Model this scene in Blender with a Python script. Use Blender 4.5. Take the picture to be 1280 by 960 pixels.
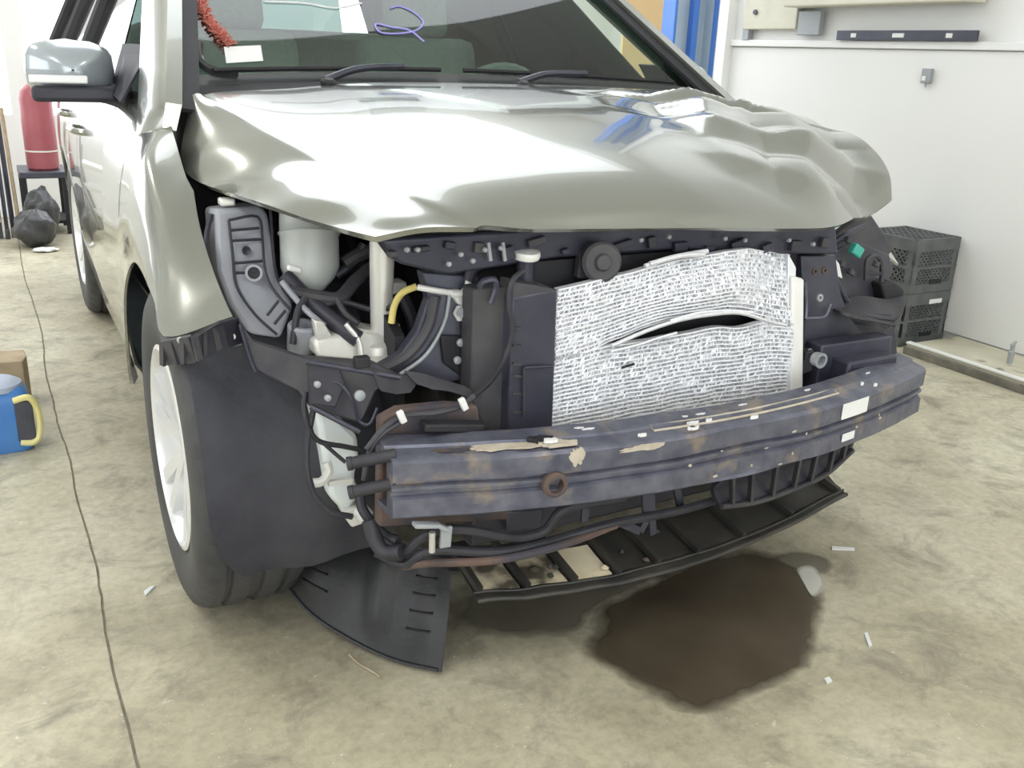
import bpy, bmesh, math, random
from mathutils import Vector, Matrix, Euler, noise
random.seed(7)
scene = bpy.context.scene
col = scene.collection
for o in list(bpy.data.objects): bpy.data.objects.remove(o)

# ------------------------------------------------------------------ camera
FPX, YAW, PIT, ROL = 1194.44, .5029, .3317, .0395
CAM = Vector((-1.2027, -2.0836, 1.2233))
fw = Vector((math.sin(YAW)*math.cos(PIT), math.cos(YAW)*math.cos(PIT), -math.sin(PIT)))
r0 = Vector((math.cos(YAW), -math.sin(YAW), 0)); u0 = r0.cross(fw)
RR = r0*math.cos(ROL)+u0*math.sin(ROL); UU = -r0*math.sin(ROL)+u0*math.cos(ROL)
cd = bpy.data.cameras.new('camera'); cam = bpy.data.objects.new('camera', cd); col.objects.link(cam)
M3 = Matrix((RR, UU, -fw)).transposed()
cam.matrix_world = Matrix.Translation(CAM) @ M3.to_4x4()
cd.sensor_fit = 'HORIZONTAL'; cd.sensor_width = 36; cd.lens = FPX*36/1280; cd.clip_start = .02
scene.camera = cam
def at(px, py, x=None, y=None, z=None):
    """measured point of the photograph placed at a known distance (used for surveying only)"""
    v = fw+RR*((px-640)/FPX)-UU*((py-480)/FPX)
    t = (x-CAM.x)/v.x if x is not None else (y-CAM.y)/v.y if y is not None else (z-CAM.z)/v.z
    return CAM+v*t

# ------------------------------------------------------------------ world, light, exposure
w = bpy.data.worlds.new('overcast_sky'); scene.world = w; w.use_nodes = True
bg = w.node_tree.nodes['Background']; bg.inputs[0].default_value = (.93, .97, 1.0, 1); bg.inputs[1].default_value = 3.0
scene.view_settings.view_transform = 'Standard'; scene.view_settings.look = 'None'
scene.view_settings.gamma = 1; scene.view_settings.use_curve_mapping = False
scene.view_settings.exposure = 0.12
def area(name, loc, rot, sx, sy, power, color=(1, 1, 1)):
    d = bpy.data.lights.new(name, 'AREA'); d.shape = 'RECTANGLE'; d.size = sx; d.size_y = sy; d.energy = power; d.color = color
    o = bpy.data.objects.new(name, d); col.objects.link(o); o.location = loc; o.rotation_euler = rot
    return o
LAMPS = [(-2.6, -1.6), (-2.6, 2.6), (0.9, -2.6)]  # unseen ceiling lamps, added as light and reflection sources
for lx, ly in LAMPS:
    area('added_ceiling_lamp_light', (lx, ly, 3.40), (0, 0, 0), .30, 1.5, 30, (1, .98, .94))
fl = bpy.data.lights.new('phone_flash', 'POINT'); fl.energy = 7; fl.shadow_soft_size = .006; fl.color = (1, .98, .92)
flo = bpy.data.objects.new('phone_flash', fl); col.objects.link(flo); flo.location = CAM+RR*.02+UU*.035-fw*.01

# ------------------------------------------------------------------ materials
def mat(name, c, rough=.5, metal=0., c2=None, scale=20., amt=.5, bump=0., bscale=None, coat=0., spec=.5, trans=0., detail=4, coords='Object', c3=None, scale3=3., lo3=.55, hi3=.7, alpha=1.):
    m = bpy.data.materials.new(name); m.use_nodes = True; nt = m.node_tree; N = nt.nodes; L = nt.links
    b = N['Principled BSDF']; b.inputs['Base Color'].default_value = (*c, 1); b.inputs['Roughness'].default_value = rough
    b.inputs['Metallic'].default_value = metal; b.inputs['Coat Weight'].default_value = coat; b.inputs['Coat Roughness'].default_value = .04
    b.inputs['Specular IOR Level'].default_value = spec; b.inputs['Transmission Weight'].default_value = trans
    b.inputs['Alpha'].default_value = alpha
    tc = N.new('ShaderNodeTexCoord')
    def nz(s, d=detail):
        n = N.new('ShaderNodeTexNoise'); n.inputs['Scale'].default_value = s; n.inputs['Detail'].default_value = d; L.new(tc.outputs[coords], n.inputs['Vector']); return n
    if c2 is not None:
        n = nz(scale); r = N.new('ShaderNodeValToRGB'); r.color_ramp.elements[0].position = .5-amt*.5; r.color_ramp.elements[1].position = .5+amt*.5
        r.color_ramp.elements[0].color = (*c, 1); r.color_ramp.elements[1].color = (*c2, 1)
        L.new(n.outputs['Fac'], r.inputs['Fac']); src = r.outputs['Color']
        if c3 is not None:
            n3 = nz(scale3, 6); r3 = N.new('ShaderNodeValToRGB'); r3.color_ramp.elements[0].position = lo3; r3.color_ramp.elements[1].position = hi3
            L.new(n3.outputs['Fac'], r3.inputs['Fac'])
            mx = N.new('ShaderNodeMixRGB'); mx.inputs['Color2'].default_value = (*c3, 1); L.new(r3.outputs['Color'], mx.inputs['Fac']); L.new(src, mx.inputs['Color1']); src = mx.outputs['Color']
        L.new(src, b.inputs['Base Color'])
    if bump:
        n = nz(bscale or scale*2); bp = N.new('ShaderNodeBump'); bp.inputs['Strength'].default_value = bump; bp.inputs['Distance'].default_value = .004
        L.new(n.outputs['Fac'], bp.inputs['Height']); L.new(bp.outputs['Normal'], b.inputs['Normal'])
    return m
M = {}
M['paint'] = mat('graphite_car_paint', (.28, .287, .258), .22, .72, c2=(.32, .327, .295), scale=400, amt=.6, coat=1.)
M['plastic'] = mat('black_plastic', (.022, .022, .034), .5, c2=(.048, .048, .064), scale=9, amt=.5, bump=.15, bscale=60)  # base lifted and blued: carries the hazy veil over the blacks
M['plasticd'] = mat('dusty_black_plastic', (.032, .032, .045), .6, c2=(.078, .075, .078), scale=14, amt=.5, bump=.25, bscale=50)  # dust, over the same blue haze lift in the base
M['steel'] = mat('dark_painted_steel', (.035, .037, .058), .38, .25, c2=(.07, .072, .10), scale=12, amt=.5, bump=.15, bscale=40)
M['beam'] = mat('scuffed_bumper_steel', (.085, .09, .13), .38, .35, c2=(.17, .175, .22), scale=22, amt=.4, bump=.3, bscale=80, c3=(.27, .23, .20), scale3=16, lo3=.57, hi3=.70)
M['rust'] = mat('rusty_steel', (.070, .053, .050), .8, c2=(.145, .095, .078), scale=14, amt=.4, bump=.4, bscale=80, c3=(.06, .055, .07), scale3=8, lo3=.5, hi3=.62)
M['alu'] = mat('crushed_aluminium_fins', (.72, .74, .80), .36, .35, c2=(.92, .93, .96), scale=70, amt=.6)
M['alud'] = mat('aluminium_fin_backing', (.62, .63, .66), .5, .2, c2=(.78, .79, .82), scale=90, amt=.5)
M['tankw'] = mat('white_aluminium_tank', (.80, .80, .76), .4, .1, c2=(.88, .88, .86), scale=8)
M['silver'] = mat('cast_silver', (.74, .73, .68), .38, .35, c2=(.86, .85, .81), scale=15, amt=.5, bump=.2, bscale=50)
M['airbox'] = mat('grey_airbox_plastic', (.30, .31, .35), .40, c2=(.36, .37, .41), scale=12, amt=.5)
M['whiteplastic'] = mat('white_plastic', (.80, .80, .76), .4, c2=(.70, .70, .66), scale=9)
M['resv'] = mat('milky_reservoir_plastic', (.45, .47, .45), .35, c2=(.58, .60, .58), scale=10)
M['washer'] = mat('milky_washer_bottle', (.70, .76, .77), .35, c2=(.82, .86, .86), scale=6)
M['rubber'] = mat('black_rubber', (.023, .023, .031), .55, c2=(.042, .042, .052), scale=25)  # rubber blued in colour for the veiling haze
M['tyre'] = mat('tyre_rubber', (.035, .036, .04), .62, c2=(.085, .085, .085), scale=7, amt=.5, bump=.3, bscale=90)
M['felt'] = mat('dusty_liner_felt', (.026, .027, .038), .8, c2=(.066, .067, .078), scale=6, amt=.45, bump=.6, bscale=70)  # dusty felt whose base also holds the blue haze lift
M['rim'] = mat('silver_alloy', (.78, .79, .80), .28, .35, c2=(.84, .84, .85), scale=5)
M['yellow'] = mat('yellow_hose', (.72, .60, .18), .4, c2=(.78, .66, .25), scale=9)
M['mud'] = mat('dried_tan_mud', (.66, .56, .38), .85, c2=(.78, .70, .52), scale=18, amt=.5, bump=.4, bscale=60, c3=(.10, .085, .06), scale3=9, lo3=.50, hi3=.62)
M['tray'] = mat('muddy_undertray_plastic', (.022, .022, .022), .5, c2=(.06, .055, .045), scale=12, amt=.5, bump=.35, bscale=60, c3=(.22, .17, .10), scale3=5, lo3=.66, hi3=.78)
M['shield'] = mat('splash_shield_plastic', (.014, .015, .019), .45, c2=(.036, .036, .038), scale=8, amt=.5, bump=.25, bscale=90)
M['white'] = mat('white_label', (.82, .82, .82), .5)
M['foam'] = mat('torn_foam', (.42, .36, .28), .9, c2=(.60, .55, .46), scale=40, amt=.5, bump=.5)
M['green'] = mat('green_connector', (.06, .42, .34), .4)
M['seat'] = mat('grey_green_seat_cloth', (.36, .43, .39), .9, c2=(.44, .51, .46), scale=60)
M['dash'] = mat('dark_dash_plastic', (.30, .35, .32), .6, c2=(.36, .41, .38), scale=30)
M['red'] = mat('red_tinsel', (.55, .13, .10), .6, c2=(.75, .35, .28), scale=90)
M['purple'] = mat('purple_marker', (.38, .34, .78), .6)
M['lamp_lens'] = mat('clear_white_lens', (.85, .86, .88), .2)
M['mirror'] = mat('hazed_mirror_paint', (.38, .43, .47), .22, .4, c2=(.44, .48, .52), scale=4, coat=1.)  # pale blue lift puts the washed-out bloom into the housing colour
M['chromebolt'] = mat('zinc_bolt', (.62, .62, .6), .35, .6)
M['black'] = mat('deep_black_plastic', (.012, .012, .016), .6, c2=(.02, .02, .024), scale=12)
M['crate'] = mat('faded_black_crate', (.085, .092, .095), .55, c2=(.15, .158, .158), scale=14, amt=.5)
M['bluejug'] = mat('blue_polyethylene', (.05, .20, .58), .4, c2=(.10, .28, .66), scale=7)
M['jugtop'] = mat('pale_blue_jug_top', (.38, .44, .58), .5, c2=(.46, .52, .64), scale=9)
M['yellowhandle'] = mat('yellow_plastic', (.80, .72, .28), .45, c2=(.86, .79, .40), scale=9)
M['wood'] = mat('weathered_wood', (.34, .26, .17), .8, c2=(.50, .40, .27), scale=16, amt=.5, bump=.4)
M['redtank'] = mat('red_cylinder_paint', (.34, .08, .10), .35, c2=(.42, .12, .14), scale=6)
M['bag'] = mat('black_bin_bag', (.03, .03, .034), .3, c2=(.08, .08, .085), scale=16, amt=.5, bump=.8, bscale=22)
M['wallw'] = mat('white_wall_panel', (.84, .84, .83), .55, c2=(.87, .87, .86), scale=1.5)
M['block'] = mat('cream_concrete_block', (.62, .60, .50), .85, c2=(.72, .70, .60), scale=8, bump=.3)
M['liftblue'] = mat('blue_lift_paint', (.06, .20, .66), .4, c2=(.09, .25, .70), scale=5)
M['liftpale'] = mat('pale_blue_lift_paint', (.62, .74, .80), .45, c2=(.72, .82, .86), scale=4)
M['orange'] = mat('orange_wood_board', (.80, .50, .24), .6, c2=(.86, .66, .36), scale=3, amt=.7)
M['darkmetal'] = mat('dark_tool_steel', (.06, .065, .085), .4, .4, c2=(.10, .10, .13), scale=12)
M['greymetal'] = mat('grey_box_metal', (.36, .38, .40), .5, .2)
M['kerb'] = mat('stained_kerb_concrete', (.50, .47, .36), .85, c2=(.66, .63, .50), scale=7, amt=.5, bump=.4, c3=(.12, .11, .09), scale3=9, lo3=.6, hi3=.72)
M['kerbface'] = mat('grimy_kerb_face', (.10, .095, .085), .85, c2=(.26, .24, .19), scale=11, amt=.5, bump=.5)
M['ceiling'] = mat('painted_ceiling', (.84, .85, .84), .8, c2=(.88, .89, .88), scale=1)
M['paper'] = mat('crumpled_paper', (.72, .74, .76), .7, c2=(.82, .83, .84), scale=20, bump=.4)
M['twig'] = mat('dry_twig', (.30, .24, .16), .8, c2=(.42, .36, .26), scale=30)
# concrete floor: blotches, fine speckle, greasy stains
def floor_mat():
    m = bpy.data.materials.new('worn_garage_concrete'); m.use_nodes = True; nt = m.node_tree; N = nt.nodes; L = nt.links; b = N['Principled BSDF']
    tc = N.new('ShaderNodeTexCoord')
    def nz(s, d, rgh=.6, dist=0.):
        n = N.new('ShaderNodeTexNoise'); n.inputs['Scale'].default_value = s; n.inputs['Detail'].default_value = d; n.inputs['Roughness'].default_value = rgh; n.inputs['Distortion'].default_value = dist
        L.new(tc.outputs['Object'], n.inputs['Vector']); return n.outputs['Fac']
    def ramp(src, stops):
        r = N.new('ShaderNodeValToRGB'); e = r.color_ramp.elements
        while len(e) < len(stops): e.new(.5)
        for k, (p, c) in enumerate(stops): e[k].position = p; e[k].color = (*c, 1)
        L.new(src, r.inputs['Fac']); return r.outputs['Color']
    def mix(f, a, bb, mode='MIX', k=None):
        x = N.new('ShaderNodeMixRGB'); x.blend_type = mode
        if isinstance(f, float): x.inputs['Fac'].default_value = f
        else: L.new(f, x.inputs['Fac'])
        L.new(a, x.inputs['Color1'])
        if isinstance(bb, tuple): x.inputs['Color2'].default_value = (*bb, 1)
        else: L.new(bb, x.inputs['Color2'])
        return x.outputs['Color']
    c = ramp(nz(1.6, 8, .65, .4), [(.30, (.34, .305, .215)), (.48, (.51, .47, .345)), (.68, (.65, .615, .48))])
    c = mix(1., c, ramp(nz(38, 6, .7), [(.30, (.78, .78, .78)), (.55, (1, 1, 1)), (.75, (1.12, 1.12, 1.1))]), 'MULTIPLY')
    c = mix(ramp(nz(6.5, 7, .7, .6), [(.50, (0, 0, 0)), (.70, (.85, .85, .85))]), c, (.24, .215, .165))
    c = mix(ramp(nz(14, 5, .75, .3), [(.66, (0, 0, 0)), (.74, (.75, .75, .75))]), c, (.72, .70, .62))
    c = mix(ramp(nz(90, 2), [(.70, (0, 0, 0)), (.74, (.7, .7, .7))]), c, (.76, .75, .68))
    L.new(c, b.inputs['Base Color']); b.inputs['Roughness'].default_value = .62
    bp = N.new('ShaderNodeBump'); bp.inputs['Strength'].default_value = .25; bp.inputs['Distance'].default_value = .004
    L.new(nz(45, 7, .7), bp.inputs['Height']); L.new(bp.outputs['Normal'], b.inputs['Normal'])
    return m
M['floor'] = floor_mat()
M['joint'] = mat('dirt_filled_joint', (.20, .18, .13), .9, c2=(.36, .33, .26), scale=30, amt=.5)
M['puddle'] = mat('oily_wet_concrete', (.060, .046, .030), .24, c2=(.13, .105, .075), scale=5, amt=.5, bump=.15, bscale=40, coords='Object')
M['damp'] = mat('damp_concrete_edge', (.17, .15, .115), .5, c2=(.27, .245, .19), scale=9, amt=.5, bump=.2, bscale=40)
def glass_mat(name, tint, refl=.10, rough=.02):
    m = bpy.data.materials.new(name); m.use_nodes = True; nt = m.node_tree; N = nt.nodes; L = nt.links
    N.remove(N['Principled BSDF']); out = N['Material Output']
    tr = N.new('ShaderNodeBsdfTransparent'); tr.inputs[0].default_value = (*tint, 1)
    gl = N.new('ShaderNodeBsdfGlossy'); gl.inputs['Roughness'].default_value = rough; gl.inputs['Color'].default_value = (1, 1, 1, 1)
    fr = N.new('ShaderNodeFresnel'); fr.inputs['IOR'].default_value = 1.52
    mp = N.new('ShaderNodeMapRange'); mp.inputs['To Min'].default_value = refl; mp.inputs['To Max'].default_value = 1.; L.new(fr.outputs[0], mp.inputs['Value'])
    mx = N.new('ShaderNodeMixShader'); L.new(mp.outputs[0], mx.inputs[0]); L.new(tr.outputs[0], mx.inputs[1]); L.new(gl.outputs[0], mx.inputs[2]); L.new(mx.outputs[0], out.inputs[0])
    return m
M['glass'] = glass_mat('green_tinted_windscreen', (.72, .86, .80), .0)
M['frit'] = mat('black_ceramic_frit', (.045, .05, .05), .25)
M['sideglass'] = glass_mat('tinted_side_glass', (.35, .42, .40), .12)
def emis(name, c, s):
    m = bpy.data.materials.new(name); m.use_nodes = True; b = m.node_tree.nodes['Principled BSDF']
    b.inputs['Emission Color'].default_value = (*c, 1); b.inputs['Emission Strength'].default_value = s; return m
M['tubelight'] = emis('added_lamp_diffuser', (1, .98, .94), 2.0)

# ------------------------------------------------------------------ mesh helpers
def crs(p, n=8, closed=False):
    p = [Vector(q) for q in p]
    if closed: q = [p[-1]]+p+[p[0], p[1]]
    else: q = [p[0]*2-p[1]]+p+[p[-1]*2-p[-2]]
    out = []
    for i in range(1, len(q)-2):
        a, b, c, d = q[i-1:i+3]
        for k in range(n):
            t = k/n; out.append(.5*((2*b)+(c-a)*t+(2*a-5*b+4*c-d)*t*t+(3*b-a-3*c+d)*t**3))
    if not closed: out.append(p[-1])
    return out
def bicubic(net, nu, nv):
    rows = [crs(r, nu) for r in net]
    cols = [crs([r[k] for r in rows], nv) for k in range(len(rows[0]))]
    return [[c[j] for c in cols] for j in range(len(cols[0]))]
class MB:
    def __init__(s): s.v = []; s.f = []
    def add(s, vs, fs):
        o = len(s.v); s.v += [Vector(v) for v in vs]; s.f += [[i+o for i in f] for f in fs]; return s
    def box(s, c, d, rot=None):
        c = Vector(c); R = Euler(rot).to_matrix() if rot is not None and not isinstance(rot, Matrix) else (rot or Matrix.Identity(3))
        vs = [c+R @ Vector((x*d[0]/2, y*d[1]/2, z*d[2]/2)) for x in (-1, 1) for y in (-1, 1) for z in (-1, 1)]
        return s.add(vs, [(0, 1, 3, 2), (4, 6, 7, 5), (0, 4, 5, 1), (2, 3, 7, 6), (0, 2, 6, 4), (1, 5, 7, 3)])
    def bar(s, a, b, wd, ht, up=(0, 0, 1)):
        a, b = Vector(a), Vector(b); d = (b-a).normalized(); up = Vector(up); sd = d.cross(up)
        if sd.length < 1e-4: sd = d.cross(Vector((0, 1, 0)))
        sd.normalize(); up = sd.cross(d)
        vs = [p+sd*(i*wd/2)+up*(j*ht/2) for p in (a, b) for i, j in ((-1, -1), (1, -1), (1, 1), (-1, 1))]
        return s.add(vs, [(3, 2, 1, 0), (4, 5, 6, 7), (0, 1, 5, 4), (1, 2, 6, 5), (2, 3, 7, 6), (3, 0, 4, 7)])
    def prism(s, poly, d):
        n = len(poly); d = Vector(d); poly = [Vector(p) for p in poly]
        return s.add(poly+[p+d for p in poly], [list(range(n)), list(range(2*n-1, n-1, -1))]+[(i, n+i, n+(i+1) % n, (i+1) % n) for i in range(n)])
    def tube(s, path, r, n=10, closed=False, caps=True):
        p = [Vector(q) for q in path]; N = len(p); rings = []; prev = None
        for i in range(N):
            t = (p[(i+1) % N]-p[i-1]) if closed else (p[min(i+1, N-1)]-p[max(i-1, 0)])
            t.normalize()
            if prev is None:
                a = Vector((0, 0, 1)) if abs(t.z) < .9 else Vector((1, 0, 0)); nn = t.cross(a).normalized()
            else: nn = (prev-t*prev.dot(t)).normalized()
            prev = nn; bb = t.cross(nn); rr = r[i] if isinstance(r, (list, tuple)) else r
            rings.append([p[i]+(nn*math.cos(2*math.pi*k/n)+bb*math.sin(2*math.pi*k/n))*rr for k in range(n)])
        vs = [q for rg in rings for q in rg]; fs = []
        for i in range(N if closed else N-1):
            j = (i+1) % N
            for k in range(n): fs.append((i*n+k, i*n+(k+1) % n, j*n+(k+1) % n, j*n+k))
        if caps and not closed: fs += [list(range(n-1, -1, -1)), list(range((N-1)*n, N*n))]
        return s.add(vs, fs)
    def lathe(s, prof, o, axis=(0, 0, 1), n=24, cap=True):
        o = Vector(o); ax = Vector(axis).normalized(); a = Vector((0, 0, 1)) if abs(ax.z) < .9 else Vector((1, 0, 0))
        x = ax.cross(a).normalized(); y = ax.cross(x)
        vs = [o+ax*h+(x*math.cos(2*math.pi*k/n)+y*math.sin(2*math.pi*k/n))*r for r, h in prof for k in range(n)]
        fs = [(i*n+k, i*n+(k+1) % n, (i+1)*n+(k+1) % n, (i+1)*n+k) for i in range(len(prof)-1) for k in range(n)]
        if cap: fs += [list(range(n-1, -1, -1)), list(range((len(prof)-1)*n, len(prof)*n))]
        return s.add(vs, fs)
    def grid(s, rows, thick=None):
        R = len(rows); C = len(rows[0]); top = [Vector(p) for r in rows for p in r]
        fs = [(i*C+j, i*C+j+1, (i+1)*C+j+1, (i+1)*C+j) for i in range(R-1) for j in range(C-1)]
        if thick is None: return s.add(top, fs)
        n = R*C
        if isinstance(thick, (int, float)):
            bot = []
            for i in range(R):
                for j in range(C):
                    du = top[i*C+min(j+1, C-1)]-top[i*C+max(j-1, 0)]; dv = top[min(i+1, R-1)*C+j]-top[max(i-1, 0)*C+j]
                    nn = du.cross(dv); nn = nn.normalized() if nn.length > 1e-12 else Vector((0, 0, 1))
                    bot.append(top[i*C+j]-nn*thick)
        else: bot = [p+Vector(thick) for p in top]
        fs2 = [[n+k for k in reversed(f)] for f in fs]
        bd = [j for j in range(C)]+[i*C+C-1 for i in range(1, R)]+[(R-1)*C+j for j in range(C-2, -1, -1)]+[i*C for i in range(R-2, 0, -1)]
        fs3 = [(bd[k], n+bd[k], n+bd[(k+1) % len(bd)], bd[(k+1) % len(bd)]) for k in range(len(bd))]
        return s.add(top+bot, fs+fs2+fs3)
    def build(s, name, m, parent=None, smooth=35, bevel=0, fixn=True, loc=None):
        me = bpy.data.meshes.new(name); me.from_pydata([tuple(v) for v in s.v], [], s.f); me.validate()
        if fixn:
            bm = bmesh.new(); bm.from_mesh(me); bmesh.ops.recalc_face_normals(bm, faces=bm.faces); bm.to_mesh(me); bm.free()
        me.materials.append(M[m] if isinstance(m, str) else m)
        if smooth:
            me.polygons.foreach_set('use_smooth', [True]*len(me.polygons)); me.set_sharp_from_angle(angle=math.radians(smooth))
        o = bpy.data.objects.new(name, me); col.objects.link(o)
        if parent is not None: o.parent = parent
        if bevel:
            b = o.modifiers.new('bevel', 'BEVEL'); b.width = bevel; b.segments = 2; b.limit_method = 'ANGLE'
        return o
def tag(o, label=None, cat=None, group=None, kind=None):
    if label: o['label'] = label
    if cat: o['category'] = cat
    if group: o['group'] = group
    if kind: o['kind'] = kind
    return o
def empty(name, loc=(0, 0, 0)):
    o = bpy.data.objects.new(name, None); o.empty_display_size = .1; col.objects.link(o); o.location = loc; return o
def recentre(o):
    """put a single-mesh thing's origin at its base"""
    me = o.data; xs = [v.co for v in me.vertices]
    c = Vector(((min(v.x for v in xs)+max(v.x for v in xs))/2, (min(v.y for v in xs)+max(v.y for v in xs))/2, min(v.z for v in xs)))
    me.transform(Matrix.Translation(-c)); o.location = c; return o
def pp(pts, y): return [at(px, py, y=y) for px, py in pts]
def plate(pts, y, th=.012): return MB().prism(pp(pts, y), (0, th, 0))
def pt(l): return [at(a, b, y=c) for a, b, c in l]

# ================================================================== SETTING
def slab_edge(y): return -1.095+.006*math.sin(y*3.1)+.010*noise.noise((y*2.3, .3, 0))+.004*noise.noise((y*14, .9, 0))
fb = MB().box((-1.0, .5, -.025), (10, 14, .04)).build('floor', 'joint'); tag(fb, kind='structure')
ys = [-6.5+i*.05 for i in range(0, 281)]
for k in (0, 1):
    sl = MB()
    if k == 0: rows = [[(-6, y, 0), (slab_edge(y)-.0035, y, 0)] for y in ys]
    else: rows = [[(slab_edge(y)+.0025, y, 0), (4.0, y, 0)] for y in ys]
    sl.grid(rows, (0, 0, -.030)).build('concrete_slab', 'floor', fb, smooth=0)
# right wall: white panels up to chest height, ledge and blockwork above
wr = MB().box((2.82, -1.95, 1.8), (.10, 9.1, 3.6)).build('wall_right', 'wallw', smooth=0); tag(wr, kind='structure')
for y0, y1 in ((-3.0, -.02), (-.01, 2.58)):
    MB().box((2.762, (y0+y1)/2, .68), (.016, y1-y0, 1.27)).build('white_panel', 'wallw', wr, smooth=0, bevel=.003)
MB().box((2.75, -.2, 1.337), (.03, 5.56, .035)).build('panel_cap_rail', 'wallw', wr, smooth=0, bevel=.004)
MB().box((2.74, 2.25, 1.64), (.05, .42, .46)).build('concrete_block', 'block', wr, smooth=0, bevel=.006)
MB().box((2.735, 1.95, 1.44), (.03, .16, .12)).build('grey_junction_panel', 'greymetal', wr, smooth=0, bevel=.004)
MB().box((2.68, 1.48, 1.585), (.14, 1.12, .14)).build('block_ledge', 'block', wr, smooth=0, bevel=.008)
MB().box((2.745, 2.45, 1.40), (.03, .05, .09)).build('wall_hinge', 'greymetal', wr, smooth=0)
MB().lathe([(.014, 0), (.014, .01)], (2.712, 2.36, 1.50), (-1, 0, 0), 12).build('bolt', 'darkmetal', wr)
wr2 = MB().box((3.95, 4.1, 1.8), (.10, 3.0, 3.6)).build('wall_recess', 'wallw', smooth=0); tag(wr2, kind='structure')
MB().box((3.3, 2.62, 1.8), (1.2, .08, 3.6)).build('wall_return', 'wallw', smooth=0); tag(bpy.data.objects['wall_return'], kind='structure')
# back wall: low wall with a wide bright opening to the sky
bw = MB()
bw.box((-1, 5.65, .35), (10, .12, .7)); bw.box((-1, 5.65, 3.3), (10, .12, .6)); bw.box((3.35, 5.65, 1.85), (1.3, .12, 2.3)); bw.box((-5.3, 5.65, 1.85), (1.4, .12, 2.3)); bw.box((-.95, 5.65, 1.85), (.12, .12, 2.3))
tag(bw.build('wall_back', 'wallw', smooth=0), kind='structure')
lw = MB(); lw.box((-6.0, -.4, .45), (.12, 12.2, .9)); lw.box((-6.0, -.4, 3.25), (.12, 12.2, .7)); lw.box((-6, 4.2, 1.9), (.12, 3, 2.0)); lw.box((-6, -4.6, 1.9), (.12, 3.8, 2.0))
tag(lw.build('wall_left', 'wallw', smooth=0), kind='structure')
fwl = MB(); fwl.box((2.0, -6.5, 1.8), (1.6, .12, 3.6)); fwl.box((-4.9, -6.5, 1.8), (2.2, .12, 3.6)); fwl.box((-1.3, -6.5, 3.3), (5.0, .12, .6))
tag(fwl.build('wall_front', 'wallw', smooth=0), kind='structure')
ce = MB()   # unseen ceiling; opening added and placed so the hood mirrors bright sky
SX0, SX1, SY0, SY1 = -1.1, 2.4, 1.7, 5.3
ce.box(((-6.1+SX0)/2, -.4, 3.65), (SX0+6.1, 12.4, .10)); ce.box(((SX1+4.1)/2, -.4, 3.65), (4.1-SX1, 12.4, .10))
ce.box(((SX0+SX1)/2, (-6.6+SY0)/2, 3.65), (SX1-SX0, SY0+6.6, .10)); ce.box(((SX0+SX1)/2, (SY1+5.8)/2, 3.65), (SX1-SX0, 5.8-SY1, .10))
tag(ce.build('ceiling', 'ceiling', smooth=0), kind='structure')
for k, (lx, ly) in enumerate(LAMPS):
    t = empty('added_ceiling_lamp', (lx, ly, 3.42)); tag(t, ['added unseen long white ceiling lamp left of the car nose', 'added unseen long white ceiling lamp left of the car cabin', 'added unseen long white ceiling lamp ahead of the car'][k], 'lamp', 'added ceiling lamps')
    MB().box((0, 0, .10), (.36, 1.6, .16)).build('housing', 'wallw', t, smooth=0, bevel=.01)
    MB().box((0, 0, .012), (.30, 1.5, .016)).build('diffuser', 'tubelight', t, smooth=0)
# kerb along the right wall
ke = MB().prism([(2.395, -3.0, 0), (2.395, .74, 0), (2.395, .74, .045), (2.395, -3.0, .045)], (.355, 0, 0)).build('trim_1', 'kerb', smooth=0, bevel=.006); tag(ke, kind='structure')
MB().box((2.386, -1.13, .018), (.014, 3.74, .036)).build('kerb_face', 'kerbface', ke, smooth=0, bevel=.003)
MB().box((2.405, -1.13, .050), (.03, 3.74, .010)).build('kerb_edge_strip', 'whiteplastic', ke, smooth=0, bevel=.003)

# ================================================================== THE CAR
car = empty('suv', (0, 0, 0))
tag(car, 'dark grey SUV with crumpled hood, stripped front end and torn radiator', 'car')
# ---- hood
net = [
 [(-.76,.28,1.11),(-.70,.32,1.118),(-.62,.34,1.125),(-.32,.38,1.13),(0,.39,1.135),(.35,.39,1.135),(.62,.36,1.13),(.70,.33,1.12),(.77,.28,1.115)],
 [(-.805,.20,1.02),(-.745,.17,1.075),(-.59,.17,1.108),(-.3,.17,1.118),(0,.17,1.122),(.33,.17,1.12),(.6,.17,1.115),(.72,.17,1.10),(.80,.19,1.08)],
 [(-.82,.12,.955),(-.755,.02,1.03),(-.565,-.01,1.085),(-.29,-.02,1.097),(0,-.02,1.102),(.31,-.02,1.10),(.58,-.02,1.10),(.73,-.02,1.09),(.82,.0,1.08)],
 [(-.80,-.02,.936),(-.735,-.13,.985),(-.535,-.2,1.05),(-.285,-.21,1.065),(0,-.21,1.07),(.29,-.21,1.065),(.55,-.2,1.075),(.72,-.18,1.06),(.82,-.15,1.058)],
 [(-.76,-.30,.94),(-.69,-.35,.955),(-.505,-.39,1.005),(-.28,-.40,1.018),(0,-.4,1.02),(.27,-.40,1.01),(.5,-.38,1.02),(.68,-.34,1.01),(.80,-.28,1.035)],
 [(-.70,-.446,.925),(-.63,-.48,.93),(-.475,-.515,.955),(-.28,-.53,.965),(0,-.535,.962),(.22,-.53,.95),(.42,-.5,.95),(.6,-.44,.94),(.77,-.38,.985)],
 [(-.648,-.585,.92),(-.56,-.587,.922),(-.45,-.585,.922),(-.287,-.585,.918),(-.01,-.585,.908),(.2,-.585,.898),(.40,-.575,.889),(.58,-.49,.892),(.72,-.455,.918)]]
RID = [(-.745,.28,1.099),(-.705,.1,1.066),(-.675,-.05,1.04),(-.637,-.2,1.015),(-.598,-.33,.996),(-.57,-.42,.977),(-.55,-.49,.965),(-.515,-.55,.949),(-.47,-.588,.928)]
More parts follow.
